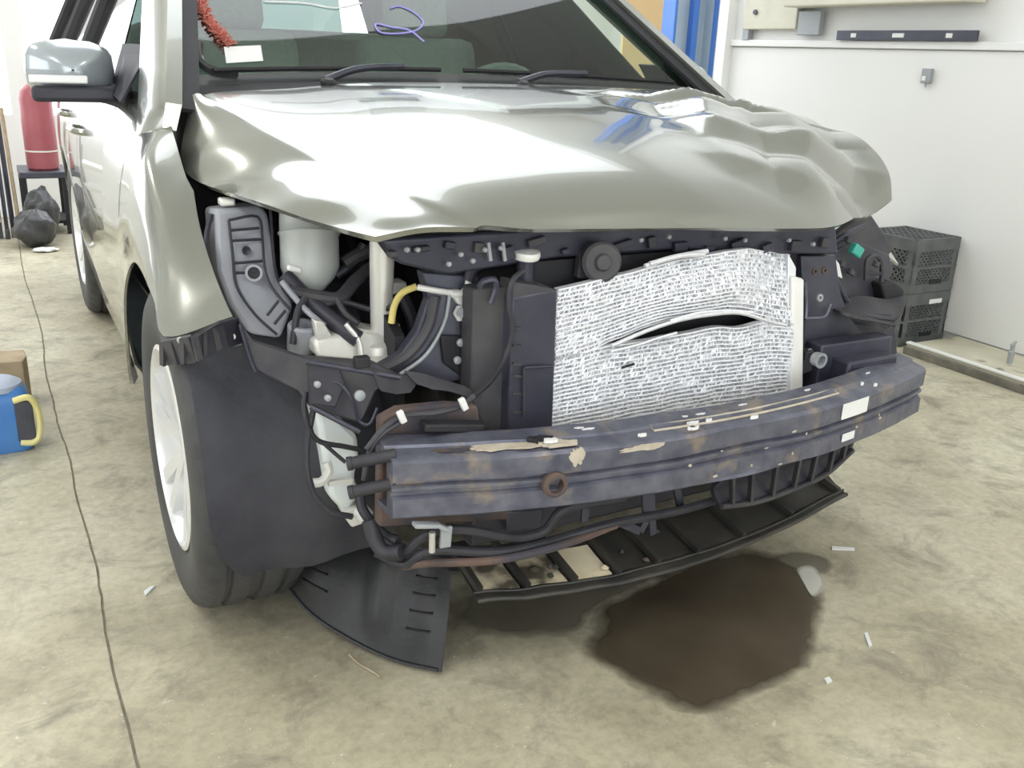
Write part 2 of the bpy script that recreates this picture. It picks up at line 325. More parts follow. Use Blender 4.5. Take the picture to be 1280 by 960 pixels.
EDG = [(-.765,.275,1.092),(-.812,.19,.985),(-.822,.10,.953),(-.80,-.02,.936),(-.778,-.2,.938),(-.748,-.34,.936),(-.70,-.446,.925),(-.67,-.53,.921),(-.648,-.585,.919)]
def resamp(c, n):
    c = crs(c, 12); return [c[round(k*(len(c)-1)/(n-1))] for k in range(n)]
RID = [Vector(p) for p in RID]; EDG = [Vector(p) for p in EDG]
MIDL = [a.lerp(b, .5)+Vector((-.008, -.004, .008)) for a, b in zip(RID, EDG)]
C3 = resamp([r[3] for r in net], 9)
NEARR = [r.lerp(c, .12)+Vector((0, 0, .004)) for r, c in zip(RID, C3)]
QL = [r.lerp(c, .5)+Vector((0, 0, .010*math.sin(math.pi*k/8))) for k, (r, c) in enumerate(zip(RID, C3))]
topcols = [RID, NEARR, QL, C3]+[resamp([r[k] for r in net], 9) for k in range(4, 9)]
gl_ = bicubic([[c[k] for c in (EDG, MIDL, RID)] for k in range(9)], 8, 14)
gt_ = bicubic([[c[k] for c in topcols] for k in range(9)], 16, 14)
hg = [a[:-1]+b for a, b in zip(gl_, gt_)]
def tri(t): t = t % 1.0; return 4*abs(t-.5)-1
def sst(a, b, x): t = max(0, min(1, (x-a)/(b-a))); return t*t*(3-2*t)
def crumple(p):
    x, y = p.x, p.y
    m = sst(.12, .42, x)*sst(-.60, -.40, y)*(1-sst(.20, .32, y))*(1-.75*sst(.66, .80, x))
    q = (x*.55+y*1.0); q2 = (x*1.0-y*.6)
    d = .012*tri(q*4.2+.15*noise.noise((x*5, y*5, 0)))+.011*tri(q2*3.6+.3+.2*noise.noise((x*4, y*6, 3)))+.012*noise.noise((x*7, y*7, 1.5))
    d += .020*max(0, 1-abs(q-.40)/.05)*sst(.3, .5, x)+.012*max(0, 1-abs(q2-.62-.3*y)/.04)*sst(-.25, -.05, y)
    s2 = sst(-.1, .35, x)*sst(.30, .05, y)*.006*noise.noise((x*3, y*3, 9))
    # shallow dent and character ridge on the undamaged side
    return Vector((x, y, p.z+d*m+s2))
hg = [[crumple(p) for p in r] for r in hg]
hood = MB().grid(hg, -.010 if False else .010).build('hood', 'paint', car, smooth=20)
# ---- fenders
fnet = [
 [(-.90,.72,.30),(-.935,.72,.52),(-.945,.72,.76),(-.92,.72,.97),(-.86,.72,1.10)],
 [(-.95,.41,.40),(-.945,.43,.58),(-.945,.43,.78),(-.915,.43,.96),(-.845,.45,1.10)],
 [(-.955,.31,.635),(-.945,.32,.74),(-.94,.32,.86),(-.91,.32,.98),(-.825,.33,1.09)],
 [(-.955,.05,.778),(-.945,.07,.85),(-.935,.09,.92),(-.905,.11,.99),(-.835,.17,1.03)],
 [(-.95,-.16,.748),(-.94,-.13,.80),(-.925,-.09,.86),(-.895,-.04,.92),(-.84,.04,.965)],
 [(-.945,-.25,.695),(-.92,-.22,.745),(-.90,-.17,.81),(-.875,-.11,.87),(-.838,-.0,.945)],
 [(-.83,-.30,.736),(-.835,-.25,.765),(-.842,-.19,.815),(-.842,-.10,.875),(-.835,-.02,.934)]]
MB().grid(bicubic(fnet, 8, 8), -.006).build('fender', 'paint', car, smooth=50)
fr = [[(-x+.05*sst(.3, -.3, y), y-.04*sst(.1, -.3, y), z+.02) for x, y, z in r] for r in fnet]
MB().grid(bicubic(fr, 8, 8), .006).build('fender', 'paint', car, smooth=50)
# ---- side panels
def Wy(y):
    P = [(.7, .925), (1.5, .922), (2.3, .900), (2.75, .898), (3.3, .87), (3.7, .79), (3.85, .66)]
    for (a, b), (c, d) in zip(P, P[1:]):
        if y <= c: return b+(d-b)*max(0, (y-a))/(c-a)
    return P[-1][1]
ZP = [(.27, -.07), (.34, -.025), (.45, -.012), (.60, -.004), (.70, .004), (.78, .006), (.86, .000), (.95, -.010), (1.03, -.028), (1.10, -.06)]
def side_panel(name, y0, y1, sgn, zlo=.27, arch=None):
    rows = []; n = 14
    for i in range(n+1):
        y = y0+(y1-y0)*i/n; zb = zlo
        if arch and abs(y-arch) < .40: zb = max(zb, .37+math.sqrt(max(0, .40**2-(y-arch)**2)))
        r = []
        for z, dx in ZP:
            zz = zb+(z-.27)/(1.10-.27)*(1.10-zb)
            dxx = next((a+(b-a)*(zz-z0)/(z1-z0) for (z0, a), (z1, b) in zip(ZP, ZP[1:]) if z0 <= zz <= z1+1e-6), dx)
            r.append((sgn*(Wy(y)+dxx), y, zz))
        rows.append(r)
    return MB().grid(rows, .008*(-sgn)).build(name, 'paint', car, smooth=50)
for s in (-1, 1):
    d1 = side_panel('front_door', .728, 1.70, s); d2 = side_panel('rear_door', 1.708, 2.50, s, arch=2.72); side_panel('quarter_panel', 2.508, 3.85, s, arch=2.72)
    for d, yy in ((d1, 1.5), (d2, 2.32)):
        MB().tube(crs([(s*(Wy(yy)-.015), yy-.1, .93), (s*(Wy(yy)+.02), yy-.07, .935), (s*(Wy(yy)+.02), yy+.07, .935), (s*(Wy(yy)-.015), yy+.1, .93)], 6), .011, 8).build('door_handle', 'paint', d)
    MB().prism([(s*.86, .45, .22), (s*.83, 2.35, .22), (s*.85, 2.35, .30), (s*.88, .45, .30)], (-s*.14, 0, 0)).build('sill', 'plastic', car, bevel=.01)
    # pillars, side windows
    pa, pb = Vector((s*.788, .24, 1.063)), Vector((s*.575, 1.22, 1.66))
    MB().grid([[p+Vector((s*dx, dy, dz)) for dx, dy, dz in ((.018, -.004, .004), (.032, .002, .010), (.050, .04, .004), (.068, .12, -.03))] for p in [pa+Vector((s*.004, .01, -.12)), pa+Vector((s*.006, -.012, -.03))]+[pa.lerp(pb, k/8) for k in range(9)]], .03*(-s)).build('pillar', 'paint', car)
    MB().grid([[p+Vector((s*dx, dy, dz)) for dx, dy, dz in ((-.022, -.012, .006), (.020, -.010, .012))] for p in [pa.lerp(pb, k/8) for k in range(9)]], .01*(-s)).build('pillar_trim', 'black', car)
    for y0, y1, yt0, yt1 in ((.72, 1.68, 1.30, 1.72), (1.76, 2.55, 1.80, 2.50), (2.62, 3.35, 2.58, 3.15)):
        MB().grid([[(s*.885, y0, 1.10), (s*.885, y1, 1.10)], [(s*.64, yt0, 1.60), (s*.64, yt1, 1.60)]], .004).build('side_window', 'sideglass', car)
        MB().tube([(s*.885, y1+.03, 1.10), (s*.645, yt1+.03, 1.61)], .03, 8).build('pillar', 'black', car)
    MB().grid([[(s*.895, .50, 1.075), (s*.89, .74, 1.09)], [(s*.80, .58, 1.21), (s*.84, .80, 1.21)]], .006).build('mirror_sail', 'plastic', car)
    # door mirror
    mr = MB(); c = Vector((s*.985, .74, 1.145))
    ringsm = []
    for k in range(15):
        t = (k/14)**1.8; yy = -.075+.15*t; sc = (math.sin(math.pi*.80*t)+1e-3)**.5 if t < .62 else 1.0-.25*(t-.62)/.38
        ringsm.append([c+Vector((s*(.108*sc*math.copysign(abs(math.cos(a))**.6, math.cos(a))), yy, .072*sc*math.copysign(abs(math.sin(a))**.6, math.sin(a)))) for a in [2*math.pi*q/20 for q in range(21)]])
    mh = mr.grid(ringsm).build('mirror_housing', 'mirror', car, smooth=60)
    MB().lathe([(.001, 0), (.06, .001), (.075, .003)], c+Vector((0, .07, 0)), (0, 1, 0), 20).build('mirror_glass', 'silver', mh)
    MB().box(c+Vector((s*.035, -.078, -.022)), (.135, .012, .020)).build('turn_signal', 'lamp_lens', mh, bevel=.004)
    MB().box(c+Vector((s*.0, -.058, -.058)), (.20, .04, .040)).build('lower_shell', 'plastic', mh, bevel=.012)
    MB().tube(crs([c+Vector((-s*.06, .0, -.05)), c+Vector((-s*.12, -.03, -.07)), c+Vector((-s*.17, -.06, -.10))], 5), [.030, .030, .028, .028, .028, .028, .03, .03, .03, .032, .034][:11], 10).build('mirror_arm', 'plastic', mh)
# roof and windscreen
def ws(u, v):
    pa, pb = Vector((.775, .325, 1.115)), Vector((.58, 1.25, 1.67)); p = pa.lerp(pb, v)
    return Vector((p.x*u, p.y+(.15-.07*v)*(1-abs(u)**2.2), p.z+.018*(1-u*u)+.02*math.sin(math.pi*v)*.6))
WG = [[ws(-1+2*j/24, i/14) for j in range(25)] for i in range(15)]
windscreen = MB().grid(WG).build('windscreen', 'glass', car, smooth=80)
MB().grid([[Vector((-.60+1.2*j/12, 1.25+2.15*i/8+(.08*(1-abs(-1+j/6)**2.2) if i == 0 else 0), 1.665+.045*math.sin(math.pi*min(1, (i+1)/9))*(1)+.02*(1-(-1+j/6)**2))) for j in range(13)] for i in range(9)], .02).build('roof', 'paint', car, smooth=60)
MB().grid([[(-.60, 3.40, 1.66), (0, 3.44, 1.68), (.60, 3.40, 1.66)], [(-.78, 3.75, 1.12), (0, 3.86, 1.12), (.78, 3.75, 1.12)]], .01).build('rear_window', 'sideglass', car)
MB().grid([[(-.80, 3.72, 1.12), (0, 3.87, 1.12), (.80, 3.72, 1.12)], [(-.80, 3.78, .3), (0, 3.9, .3), (.80, 3.78, .3)]], .02).build('tailgate', 'paint', car)
for nm_, us, vs in (('windscreen_frit', [-1+2*j/24 for j in range(25)], (-.005, .02, .05)), ('windscreen_frit', (-1.0, -.98, -.962), [k/12 for k in range(13)]), ('windscreen_frit', (.962, .98, 1.0), [k/12 for k in range(13)])):
    MB().grid([[ws(u, v)+Vector((0, -.003, .003)) for u in us] for v in vs]).build(nm_, 'frit', windscreen, smooth=80)
MB().tube(crs([ws(-.955, .17)+Vector((0, -.003, .003)), ws(-.95, .10)+Vector((0, -.003, .003)), ws(-.90, .06)+Vector((0, -.003, .003)), ws(-.83, .05)+Vector((0, -.003, .003))], 6), .012, 6).build('windscreen_frit', 'frit', windscreen)
# cowl, wipers
cw = [[ws(u, -.02)+Vector((0, -.13+.10*abs(u)**3, -.022)) for u in [-1.02+2.04*j/16 for j in range(17)]], [ws(u, .015)+Vector((0, -.012, .002)) for u in [-1.02+2.04*j/16 for j in range(17)]]]
MB().grid(cw, .012).build('cowl', 'black', car)
for x0, x1, b in ((-.68, -.05, -.40), (.02, .66, .16)):
    wi = MB()
    wi.tube([ws((x0+(x1-x0)*k/10)/.745, .045)+Vector((0, -.015, .016)) for k in range(11)], .007, 6)
    wo = wi.build('wiper', 'black', car)
    MB().tube(crs([ws(b/.745, .015)+Vector((0, -.05, .008)), ws((b+.10)/.745, .025)+Vector((0, -.03, .028)), ws((b+.24)/.745, .05)+Vector((0, -.015, .02))], 5), .010, 6).build('wiper_arm', 'darkmetal', wo)
    MB().lathe([(.020, 0), (.020, .018), (.012, .024)], ws(b/.745, .0)+Vector((0, -.06, -.002)), (0, -.3, 1), 14).build('pivot_cap', 'black', wo)
# marker scribble, white streak and label on the glass
def onglass(px, py, off=.004):
    best = None; o = CAM; d = fw+RR*((px-640)/FPX)-UU*((py-480)/FPX)
    lo = None
    for r in range(14):
        for c_ in range(24):
            a, b2, c2, d2 = WG[r][c_], WG[r][c_+1], WG[r+1][c_+1], WG[r+1][c_]
            from mathutils.geometry import intersect_ray_tri as irt
            h = irt(a, b2, c2, d, o, True) or irt(a, c2, d2, d, o, True)
            if h: return h-d.normalized()*off
    return at(px, py, y=.6)
MB().tube(crs([onglass(a, b) for a, b in [(530, 52), (512, 38), (490, 34), (470, 30), (475, 40), (497, 42), (520, 38), (529, 28), (518, 16), (500, 8), (488, 10)]], 6), .0028, 6).build('marker_scribble', 'purple', car)
MB().tube(crs([onglass(a, b) for a, b in [(330, 2), (380, 4), (420, 10), (452, 4)]], 6), .003, 6).build('white_streak', 'lamp_lens', car)  # thin white streak laid on the upper glass
lb = [onglass(280, 59), onglass(326, 57), onglass(329, 76), onglass(283, 79)]
MB().prism(lb, (0, .0015, .001)).build('windscreen_sticker', 'white', car, smooth=0)
# interior
MB().grid([[(x, y, z+.02*(1-(x/.7)**2)) for x in [-.72+1.44*j/12 for j in range(13)]] for y, z in ((.46, 1.06), (.62, 1.10), (.80, 1.11), (.92, 1.06), (.95, .85))], .02).build('dashboard', 'dash', car)
MB().prism([(-.72, .52, .3), (-.72, 3.3, .3), (.72, 3.3, .3), (.72, .52, .3)], (0, 0, .06)).build('floor_pan', 'black', car)
for x in (-.37, .37):
    st = empty('front_seat'); st.parent = car
    def cush(c, d, rot=(0, 0, 0)): return MB().box(c, d, rot)
    cush((x, 1.35, .62), (.50, .50, .18)).build('seat_cushion', 'seat', st, bevel=.05)
    cush((x, 1.62, .95), (.50, .14, .66), (-.25, 0, 0)).build('seat_back', 'seat', st, bevel=.05)
    cush((x, 1.70, 1.36), (.26, .10, .18), (-.2, 0, 0)).build('headrest', 'seat', st, bevel=.035)
MB().box((0, 2.55, .95), (1.2, .15, .7), (-.25, 0, 0)).build('rear_seat', 'seat', car, bevel=.05)
sw = Matrix.Rotation(math.radians(-62), 3, 'X'); sc_ = Vector((.36, .98, 1.02))
MB().tube([sc_+sw @ Vector((.185*math.cos(2*math.pi*k/32), .185*math.sin(2*math.pi*k/32), 0)) for k in range(32)], .016, 8, closed=True).build('steering_wheel', 'dash', car)
MB().lathe([(.07, -.02), (.06, .03)], sc_, sw @ Vector((0, 0, 1)), 16).bar(sc_, sc_+sw @ Vector((.18, 0, 0)), .04, .015).bar(sc_, sc_+sw @ Vector((-.18, 0, 0)), .04, .015).build('steering_hub', 'dash', car)
MB().box((0, 1.0, 1.56), (.24, .03, .06)).build('rear_view_mirror', 'dash', car, bevel=.012)
# tinsel garland behind the glass
ga = MB(); gp = [onglass(a, b, -.012) for a, b in ((247, -30), (250, 5), (258, 25), (270, 42), (283, 56))]
for k, p in enumerate(crs(gp, 26)):
    for q in range(12):
        d = Vector((random.gauss(0, 1), random.gauss(0, 1), random.gauss(0, 1))).normalized()*random.uniform(.012, .030)
        ga.bar(p, p+d, .005, .0015)
ga.build('red_tinsel_garland', 'red', car, smooth=0, fixn=False)

# ---- wheels
def make_wheel():
    wroot = MB()
    # rim: barrel, flange, hub, spokes; axis +x of wheel space is the outer side (-X world)
    prof = [(.150, -.10), (.205, -.10), (.212, .085), (.228, .098), (.232, .110), (.222, .113), (.205, .095), (.198, .02), (.10, .02)]
    wroot.lathe(prof, (0, 0, 0), (1, 0, 0), 48, cap=False)
    wroot.lathe([(.001, .085), (.034, .085), (.060, .070), (.065, .02)], (0, 0, 0), (1, 0, 0), 24, cap=False)
    for k in range(5):
        for da in (-.14, .14):
            a = 2*math.pi*k/5+da; a2 = 2*math.pi*k/5+da*1.5
            wroot.bar((.068, .045*math.cos(a), .045*math.sin(a)), (.092, .212*math.cos(a2), .212*math.sin(a2)), .034, .03, up=(1, 0, 0))
    o = wroot.build('wheel', 'rim', None, smooth=40)
    # tyre
    ty = MB(); NA = 108
    pr = [(.222, .098, 0), (.245, .112, 0), (.290, .119, 0), (.330, .115, 0), (.350, .106, 1), (.360, .094, 2), (.3655, .080, 2), (.366, .066, 0), (.357, .062, 0), (.357, .054, 0), (.367, .050, 3), (.368, .014, 3), (.359, .011, 0), (.359, -.011, 0), (.368, -.014, 3), (.367, -.050, 3), (.357, -.054, 0), (.357, -.062, 0), (.366, -.066, 0), (.3655, -.080, 2), (.360, -.094, 2), (.350, -.106, 1), (.330, -.115, 0), (.290, -.119, 0), (.245, -.112, 0), (.222, -.098, 0)]
    rows = []
    for k in range(NA+1):
        a = 2*math.pi*k/NA; r_ = []
        for rr, h, f in pr:
            q = rr
            if f in (1, 2) and k % 3 == 0: q -= .007
            if f == 3 and (k+1) % 3 == 0: q -= .004
            r_.append((h, q*math.cos(a), q*math.sin(a)))
        rows.append(r_)
    tyo = ty.grid(rows).build('tyre', 'tyre', o, smooth=25)
    for k in range(5):
        a = 2*math.pi*(k+.5)/5
        MB().lathe([(.011, .03), (.011, .055), (.007, .06)], (0, .057*math.cos(a), .057*math.sin(a)), (1, 0, 0), 6).build('lug_nut', 'chromebolt', o)
    return o
wh = make_wheel(); wh.name = 'front_wheel'; wh.parent = car
def place(o, loc, rz):
    o.location = loc; o.rotation_euler = (0.3, 0, rz)
place(wh, (-.812, 0, .366), math.pi)
for nm, loc, rz in (('front_wheel', (.812, 0, .366), 0), ('rear_wheel', (-.762, 2.72, .366), math.pi), ('rear_wheel', (.762, 2.72, .366), 0)):
    c_ = wh.copy(); col.objects.link(c_); c_.name = nm; c_.parent = car; place(c_, loc, rz)
    for ch in wh.children:
        d_ = ch.copy(); col.objects.link(d_); d_.parent = c_
# ---- wheel liner in front of the tyre and arch liners
rows = []
for i in range(25):
    a = math.radians(-22+i*6.0); rr = .402+.003*math.sin(i*2.1)
    row = []
    for j in range(13):
        u = j/12; x = -.915+u*.40
        r2 = rr+.016*math.cos(u*math.pi*4)*.5-.05*(max(0, u-.75)/.25)**2-.03*(max(0, .12-u)/.12)**2
        aa = a
        row.append((x+(.045*max(0, (4-i)/4)**2 if u < .3 else 0)*(1-u/.3), -r2*math.cos(aa), .37+r2*math.sin(aa)))
    rows.append(row)
MB().grid(rows, .006).build('wheel_liner', 'felt', car, smooth=60)
for s, y0 in ((1, 0), (-1, 2.72), (1, 2.72)):
    MB().grid([[(s*x, y0-.40*math.cos(math.radians(a)), .37+.40*math.sin(math.radians(a))) for x in (.93 if y0 == 0 else .86, .72, .55)] for a in range(0, 181, 12)], .006).build('wheel_liner', 'felt', car)
MB().prism([(-.55, -.42, .3), (-.55, .5, .3), (-.55, .5, 1.0), (-.55, .2, 1.0), (-.55, -.10, .86), (-.55, -.42, .70)], (.02, 0, 0)).build('inner_apron', 'black', car)
MB().prism([(.55, -.42, .3), (.55, .5, .3), (.55, .5, 1.0), (.55, -.10, .9), (.55, -.42, .80)], (.02, 0, 0)).build('inner_apron', 'black', car)
MB().box((0, .42, .75), (1.6, .03, .66)).build('firewall', 'black', car)
eb = MB(); eb.box((0, .0, .62), (.80, .46, .42)); eb.box((.1, .0, .87), (.6, .36, .12)); eb.box((-.2, -.2, .55), (.3, .12, .3))
eb.build('engine_block', 'plasticd', car, bevel=.03)
# ---- fender bracket with ribs under the corner
fbk = MB()
A = [at(205, 425, x=-.945), at(240, 418, x=-.92), at(272, 402, x=-.87), at(292, 397, x=-.83)]
fbo = MB().grid([A, [p+Vector((.012, .01, -.052)) for p in A]], .01).build('fender_bracket', 'plastic', car)
for k in range(9):
    t = k/8*3; i = min(2, int(t)); p = A[i].lerp(A[i+1], t-i)
    MB().bar(p+Vector((-.004, -.006, -.004)), p+Vector((.004 if k % 2 else -.006, -.002, -.05)), .007, .012).build('rib', 'plasticd', fbo)
MB().tube([a+Vector((0, -.006, -.002)) for a in A], .005, 6).build('bracket_lip', 'plasticd', fbo)
MB().box(at(293, 418, y=-.31), (.026, .012, .045)).build('clip_bracket', 'greymetal', fbo, bevel=.004)
for a_, b_ in ((225, 425), (268, 418), (290, 420)): MB().lathe([(.006, 0), (.006, .006)], at(a_, b_, y=-.335), (0, -1, 0), 8).build('bolt', 'chromebolt', fbo)

# ---- headlight bay: airbox, reservoir, silver mount
ab = MB().prism(pt([(268, 262, -.12), (326, 256, -.12), (336, 268, -.13), (347, 345, -.2), (368, 383, -.26), (352, 424, -.30), (312, 418, -.28), (287, 382, -.22), (273, 340, -.17)]), (.0, .11, -.01)).build('airbox', 'airbox', car, bevel=.010)
def rib(parent, l, r=.003, m='plastic', closed=False, dy=0.):
    l = [(a, b, c+dy) for a, b, c in l]
    return MB().tube(crs(pt(l), 4, closed) if len(l) > 2 else pt(l), r, 6, closed=closed).build('rib', m, parent)
E_ = -.012
for l in ([(286, 275, -.135), (322, 271, -.135), (328, 300, -.155), (331, 335, -.205), (340, 360, -.235), (362, 386, -.275)], [(286, 275, -.135), (291, 320, -.17), (296, 358, -.21), (318, 392, -.265), (346, 418, -.31)], [(288, 288, -.145), (324, 285, -.145)], [(290, 301, -.155), (326, 299, -.155)], [(293, 329, -.185), (330, 326, -.185)], [(294, 341, -.20), (308, 341, -.20)], [(334, 394, -.285), (348, 376, -.27)], [(343, 405, -.295), (357, 388, -.285)], [(338, 262, -.125), (343, 330, -.18), (352, 358, -.225), (366, 378, -.255)]):
    rib(ab, l, .0030, dy=-.012)
MB().lathe([(.017, 0), (.017, .016), (.012, .016), (.012, .002), (.001, .002)], at(317, 341, y=-.205), (-.2, -1, .2), 20, cap=False).build('round_port', 'airbox', ab)
MB().lathe([(.0118, .010), (.001, .011)], at(317, 341, y=-.206), (-.2, -1, .2), 20, cap=False).build('port_shade', 'black', ab)  # black disc puts the shade inside the open port into colour
MB().lathe([(.009, 0), (.009, .006), (.004, .004), (.001, .0)], at(308, 313, y=-.178), (-.2, -1, .1), 14, cap=False).build('screw_boss', 'plastic', ab)
rib(ab, [(264, 268, -.11), (258, 300, -.13), (264, 345, -.16)], .006, 'plastic')
MB().box(at(283, 252, y=-.10), (.03, .03, .015)).build('airbox_clip', 'silver', ab, bevel=.004)
rs = MB(); c_ = at(386, 272, y=-.16); c2_ = at(388, 350, y=-.20)
rs.tube([c_+Vector((0, 0, .04)), c_, c_.lerp(c2_, .22), c_.lerp(c2_, .26), c_.lerp(c2_, .30), c_.lerp(c2_, .8), c2_, c2_+Vector((.005, 0, -.02))], [.056, .060, .060, .064, .060, .060, .050, .03], 22)
rso = rs.build('coolant_reservoir', 'resv', car, smooth=50)
MB().box(at(368, 336, y=-.27), (.03, .012, .012), (0, .3, 0)).build('reservoir_tab', 'white', rso, bevel=.004)
MB().tube(crs(pt([(356, 345, -.24), (378, 368, -.27), (405, 392, -.31), (430, 412, -.35), (448, 424, -.37)]), 5), .017, 12).build('intake_duct', 'plastic', car)
MB().tube(crs(pt([(352, 352, -.27), (380, 385, -.31), (405, 407, -.35)]), 5), .006, 8).build('duct_seam', 'airbox', car)
MB().lathe([(.028, 0), (.030, .05), (.026, .055), (.020, .055), (.018, .03), (.001, .03)], at(376, 424, y=-.30)+Vector((0, 0, -.02)), (.05, -.2, 1), 18, cap=False).build('duct_collar', 'airbox', car)
MB().prism(pt([(392, 400, -.36), (404, 402, -.36), (416, 420, -.36), (398, 432, -.36)]), (0, .02, 0)).build('tan_bracket', 'silver', car, bevel=.003)
sm = empty('silver_mount'); sm.parent = car
cyl0, cyl1 = at(478, 300, y=-.34)+Vector((0, 0, .02)), at(476, 424, y=-.34)
MB().tube([cyl0, cyl0.lerp(cyl1, .3), cyl1], [.0245, .0245, .0205], 18).build('vertical_tube', 'silver', sm, smooth=50)
MB().lathe([(.062, 0), (.062, .012), (.040, .020), (.034, .034), (.024, .040)], at(470, 447, y=-.34), (0, -.1, 1), 20).build('mount_dome', 'silver', sm)
MB().prism(pt([(392, 425, -.36), (452, 412, -.36), (500, 420, -.36), (504, 436, -.36), (470, 455, -.38), (396, 448, -.38)]), (0, .08, 0)).build('mount_plate', 'silver', sm, bevel=.008)
for l, r_ in (([(432, 405, -.37), (448, 425, -.38), (452, 445, -.39)], .005), ([(497, 405, -.36), (500, 418, -.36), (508, 430, -.36)], .004)):
    MB().tube(crs(pt(l), 5), r_, 8).build('wire_clip', 'silver', sm)
# dark hoses in the bay
for l, r_, m_ in (([(362, 365, -.27), (400, 372, -.29), (425, 372, -.29), (445, 350, -.26), (470, 330, -.22)], .014, 'plasticd'), ([(370, 392, -.30), (410, 380, -.30), (432, 378, -.30), (470, 388, -.34), (492, 383, -.37)], .006, 'rubber'), ([(366, 430, -.33), (372, 390, -.31), (382, 372, -.30)], .007, 'rubber'), ([(420, 372, -.30), (432, 392, -.33), (448, 405, -.35)], .006, 'plasticd'), ([(430, 330, -.20), (450, 318, -.2), (470, 312, -.2)], .016, 'plasticd'), ([(420, 345, -.2), (440, 330, -.2), (455, 305, -.2)], .010, 'plastic'), ([(500, 365, -.30), (515, 400, -.32), (520, 440, -.33)], .014, 'plastic')):
    MB().tube(crs(pt(l), 6), r_, 10).build('hose', m_, car)
MB().prism(pt([(470, 355, -.3), (508, 352, -.3), (512, 366, -.3), (470, 372, -.3)]), (0, .04, 0)).build('bay_bracket', 'silver', car, bevel=.004)
MB().tube(crs(pt([(489, 404, -.40), (493, 382, -.40), (503, 366, -.41), (521, 358, -.42)]), 6), .0068, 10).build('yellow_hose', 'yellow', car)
fk = MB().tube(crs(pt([(522, 359, -.46), (545, 363, -.47), (565, 366, -.47)]), 5), .006, 10).build('forked_pipe', 'tankw', car)
MB().tube(crs(pt([(565, 368, -.475), (578, 366, -.475), (584, 358, -.475), (586, 350, -.475)]), 5), .0065, 10).build('fork_branch', 'tankw', fk)
MB().prism(pt([(562, 363, -.475), (575, 362, -.475), (589, 378, -.475), (586, 384, -.475), (573, 381, -.475)]), (0, .014, 0)).build('fork_plate', 'tankw', fk, bevel=.003)
MB().lathe([(.017, 0), (.017, .006), (.010, .006), (.010, .012)], at(576, 391, y=-.47), (0, -1, .1), 6).build('hex_nut', 'tankw', fk)
MB().lathe([(.009, 0), (.009, .004)], at(576, 391, y=-.484), (0, -1, .1), 14).build('bolt_head', 'greymetal', fk)
MB().tube(crs(pt([(586, 350, -.475), (592, 335, -.48), (610, 327, -.49), (640, 320, -.50), (668, 322, -.50)]), 6), .011, 10).build('upper_hose', 'plastic', car)

# ---- radiator support, latch, brackets
ts = MB(); ts.prism(pt([(478, 300, -.53), (650, 288, -.53), (850, 280, -.53), (1045, 283, -.53), (1048, 318, -.53), (960, 318, -.53), (850, 312, -.53), (700, 322, -.53), (560, 344, -.53), (500, 330, -.53)]), (0, .06, 0))
tso = ts.build('radiator_support', 'steel', car, bevel=.005)
for k in range(16):
    px = 490+k*36; py = 310+random.uniform(-4, 12)-(6 if px > 650 else 0)
    MB().box(at(px, py, y=-.536), (random.uniform(.015, .045), .014, random.uniform(.010, .026)), (0, random.uniform(-.3, .3), 0)).build('support_bracket', random.choice(['steel', 'plastic', 'plasticd', 'steel']), tso, bevel=.002)
for px, py in ((521, 312), (508, 312), (560, 330), (575, 318), (590, 326), (605, 312), (625, 310), (800, 300), (835, 296), (905, 298), (930, 300), (985, 300), (1015, 305)):
    MB().lathe([(.005, 0), (.005, .006), (.003, .008)], at(px, py, y=-.545), (0, -1, .1), 8).build('bolt', 'greymetal', tso)
for px in (610, 628): MB().bar(at(px, 303, y=-.545), at(px+3, 326, y=-.545), .006, .006).build('support_rib', 'greymetal', tso)
ho = MB().lathe([(.038, 0), (.040, .02), (.034, .026), (.018, .026), (.014, .034), (.001, .036)], at(748, 326, y=-.55), (-.25, -1, .1), 28).build('horn', 'plasticd', car)
MB().prism(pt([(722, 348, -.54), (726, 318, -.54), (740, 302, -.54), (762, 308, -.54), (742, 350, -.54)]), (0, .02, 0)).build('horn_bracket', 'plasticd', ho, bevel=.003)
rc = MB().lathe([(.026, 0), (.028, .006), (.026, .014), (.010, .016)], at(657, 322, y=-.53), (0, -.15, 1), 24).build('filler_cap', 'tankw', car)
MB().tube([at(657, 322, y=-.53), at(656, 365, y=-.53)], .017, 14).build('filler_neck', 'steel', rc)
MB().prism(pt([(660, 330, -.50), (800, 312, -.50), (850, 315, -.50), (800, 334, -.50), (700, 352, -.50), (660, 350, -.50)]), (0, .05, 0)).build('upper_shroud', 'plastic', car, bevel=.004)
for l in ([(806, 333, -.575), (840, 322, -.58), (884, 314, -.58)], [(812, 330, -.58), (850, 320, -.585), (880, 318, -.585)]):
    MB().tube(crs(pt(l), 5), .0055, 8).build('bent_trim', 'alud', car)
# fan shroud behind the radiator
MB().box((.03, -.50, .62), (.70, .03, .46)).build('fan_shroud', 'black', car)
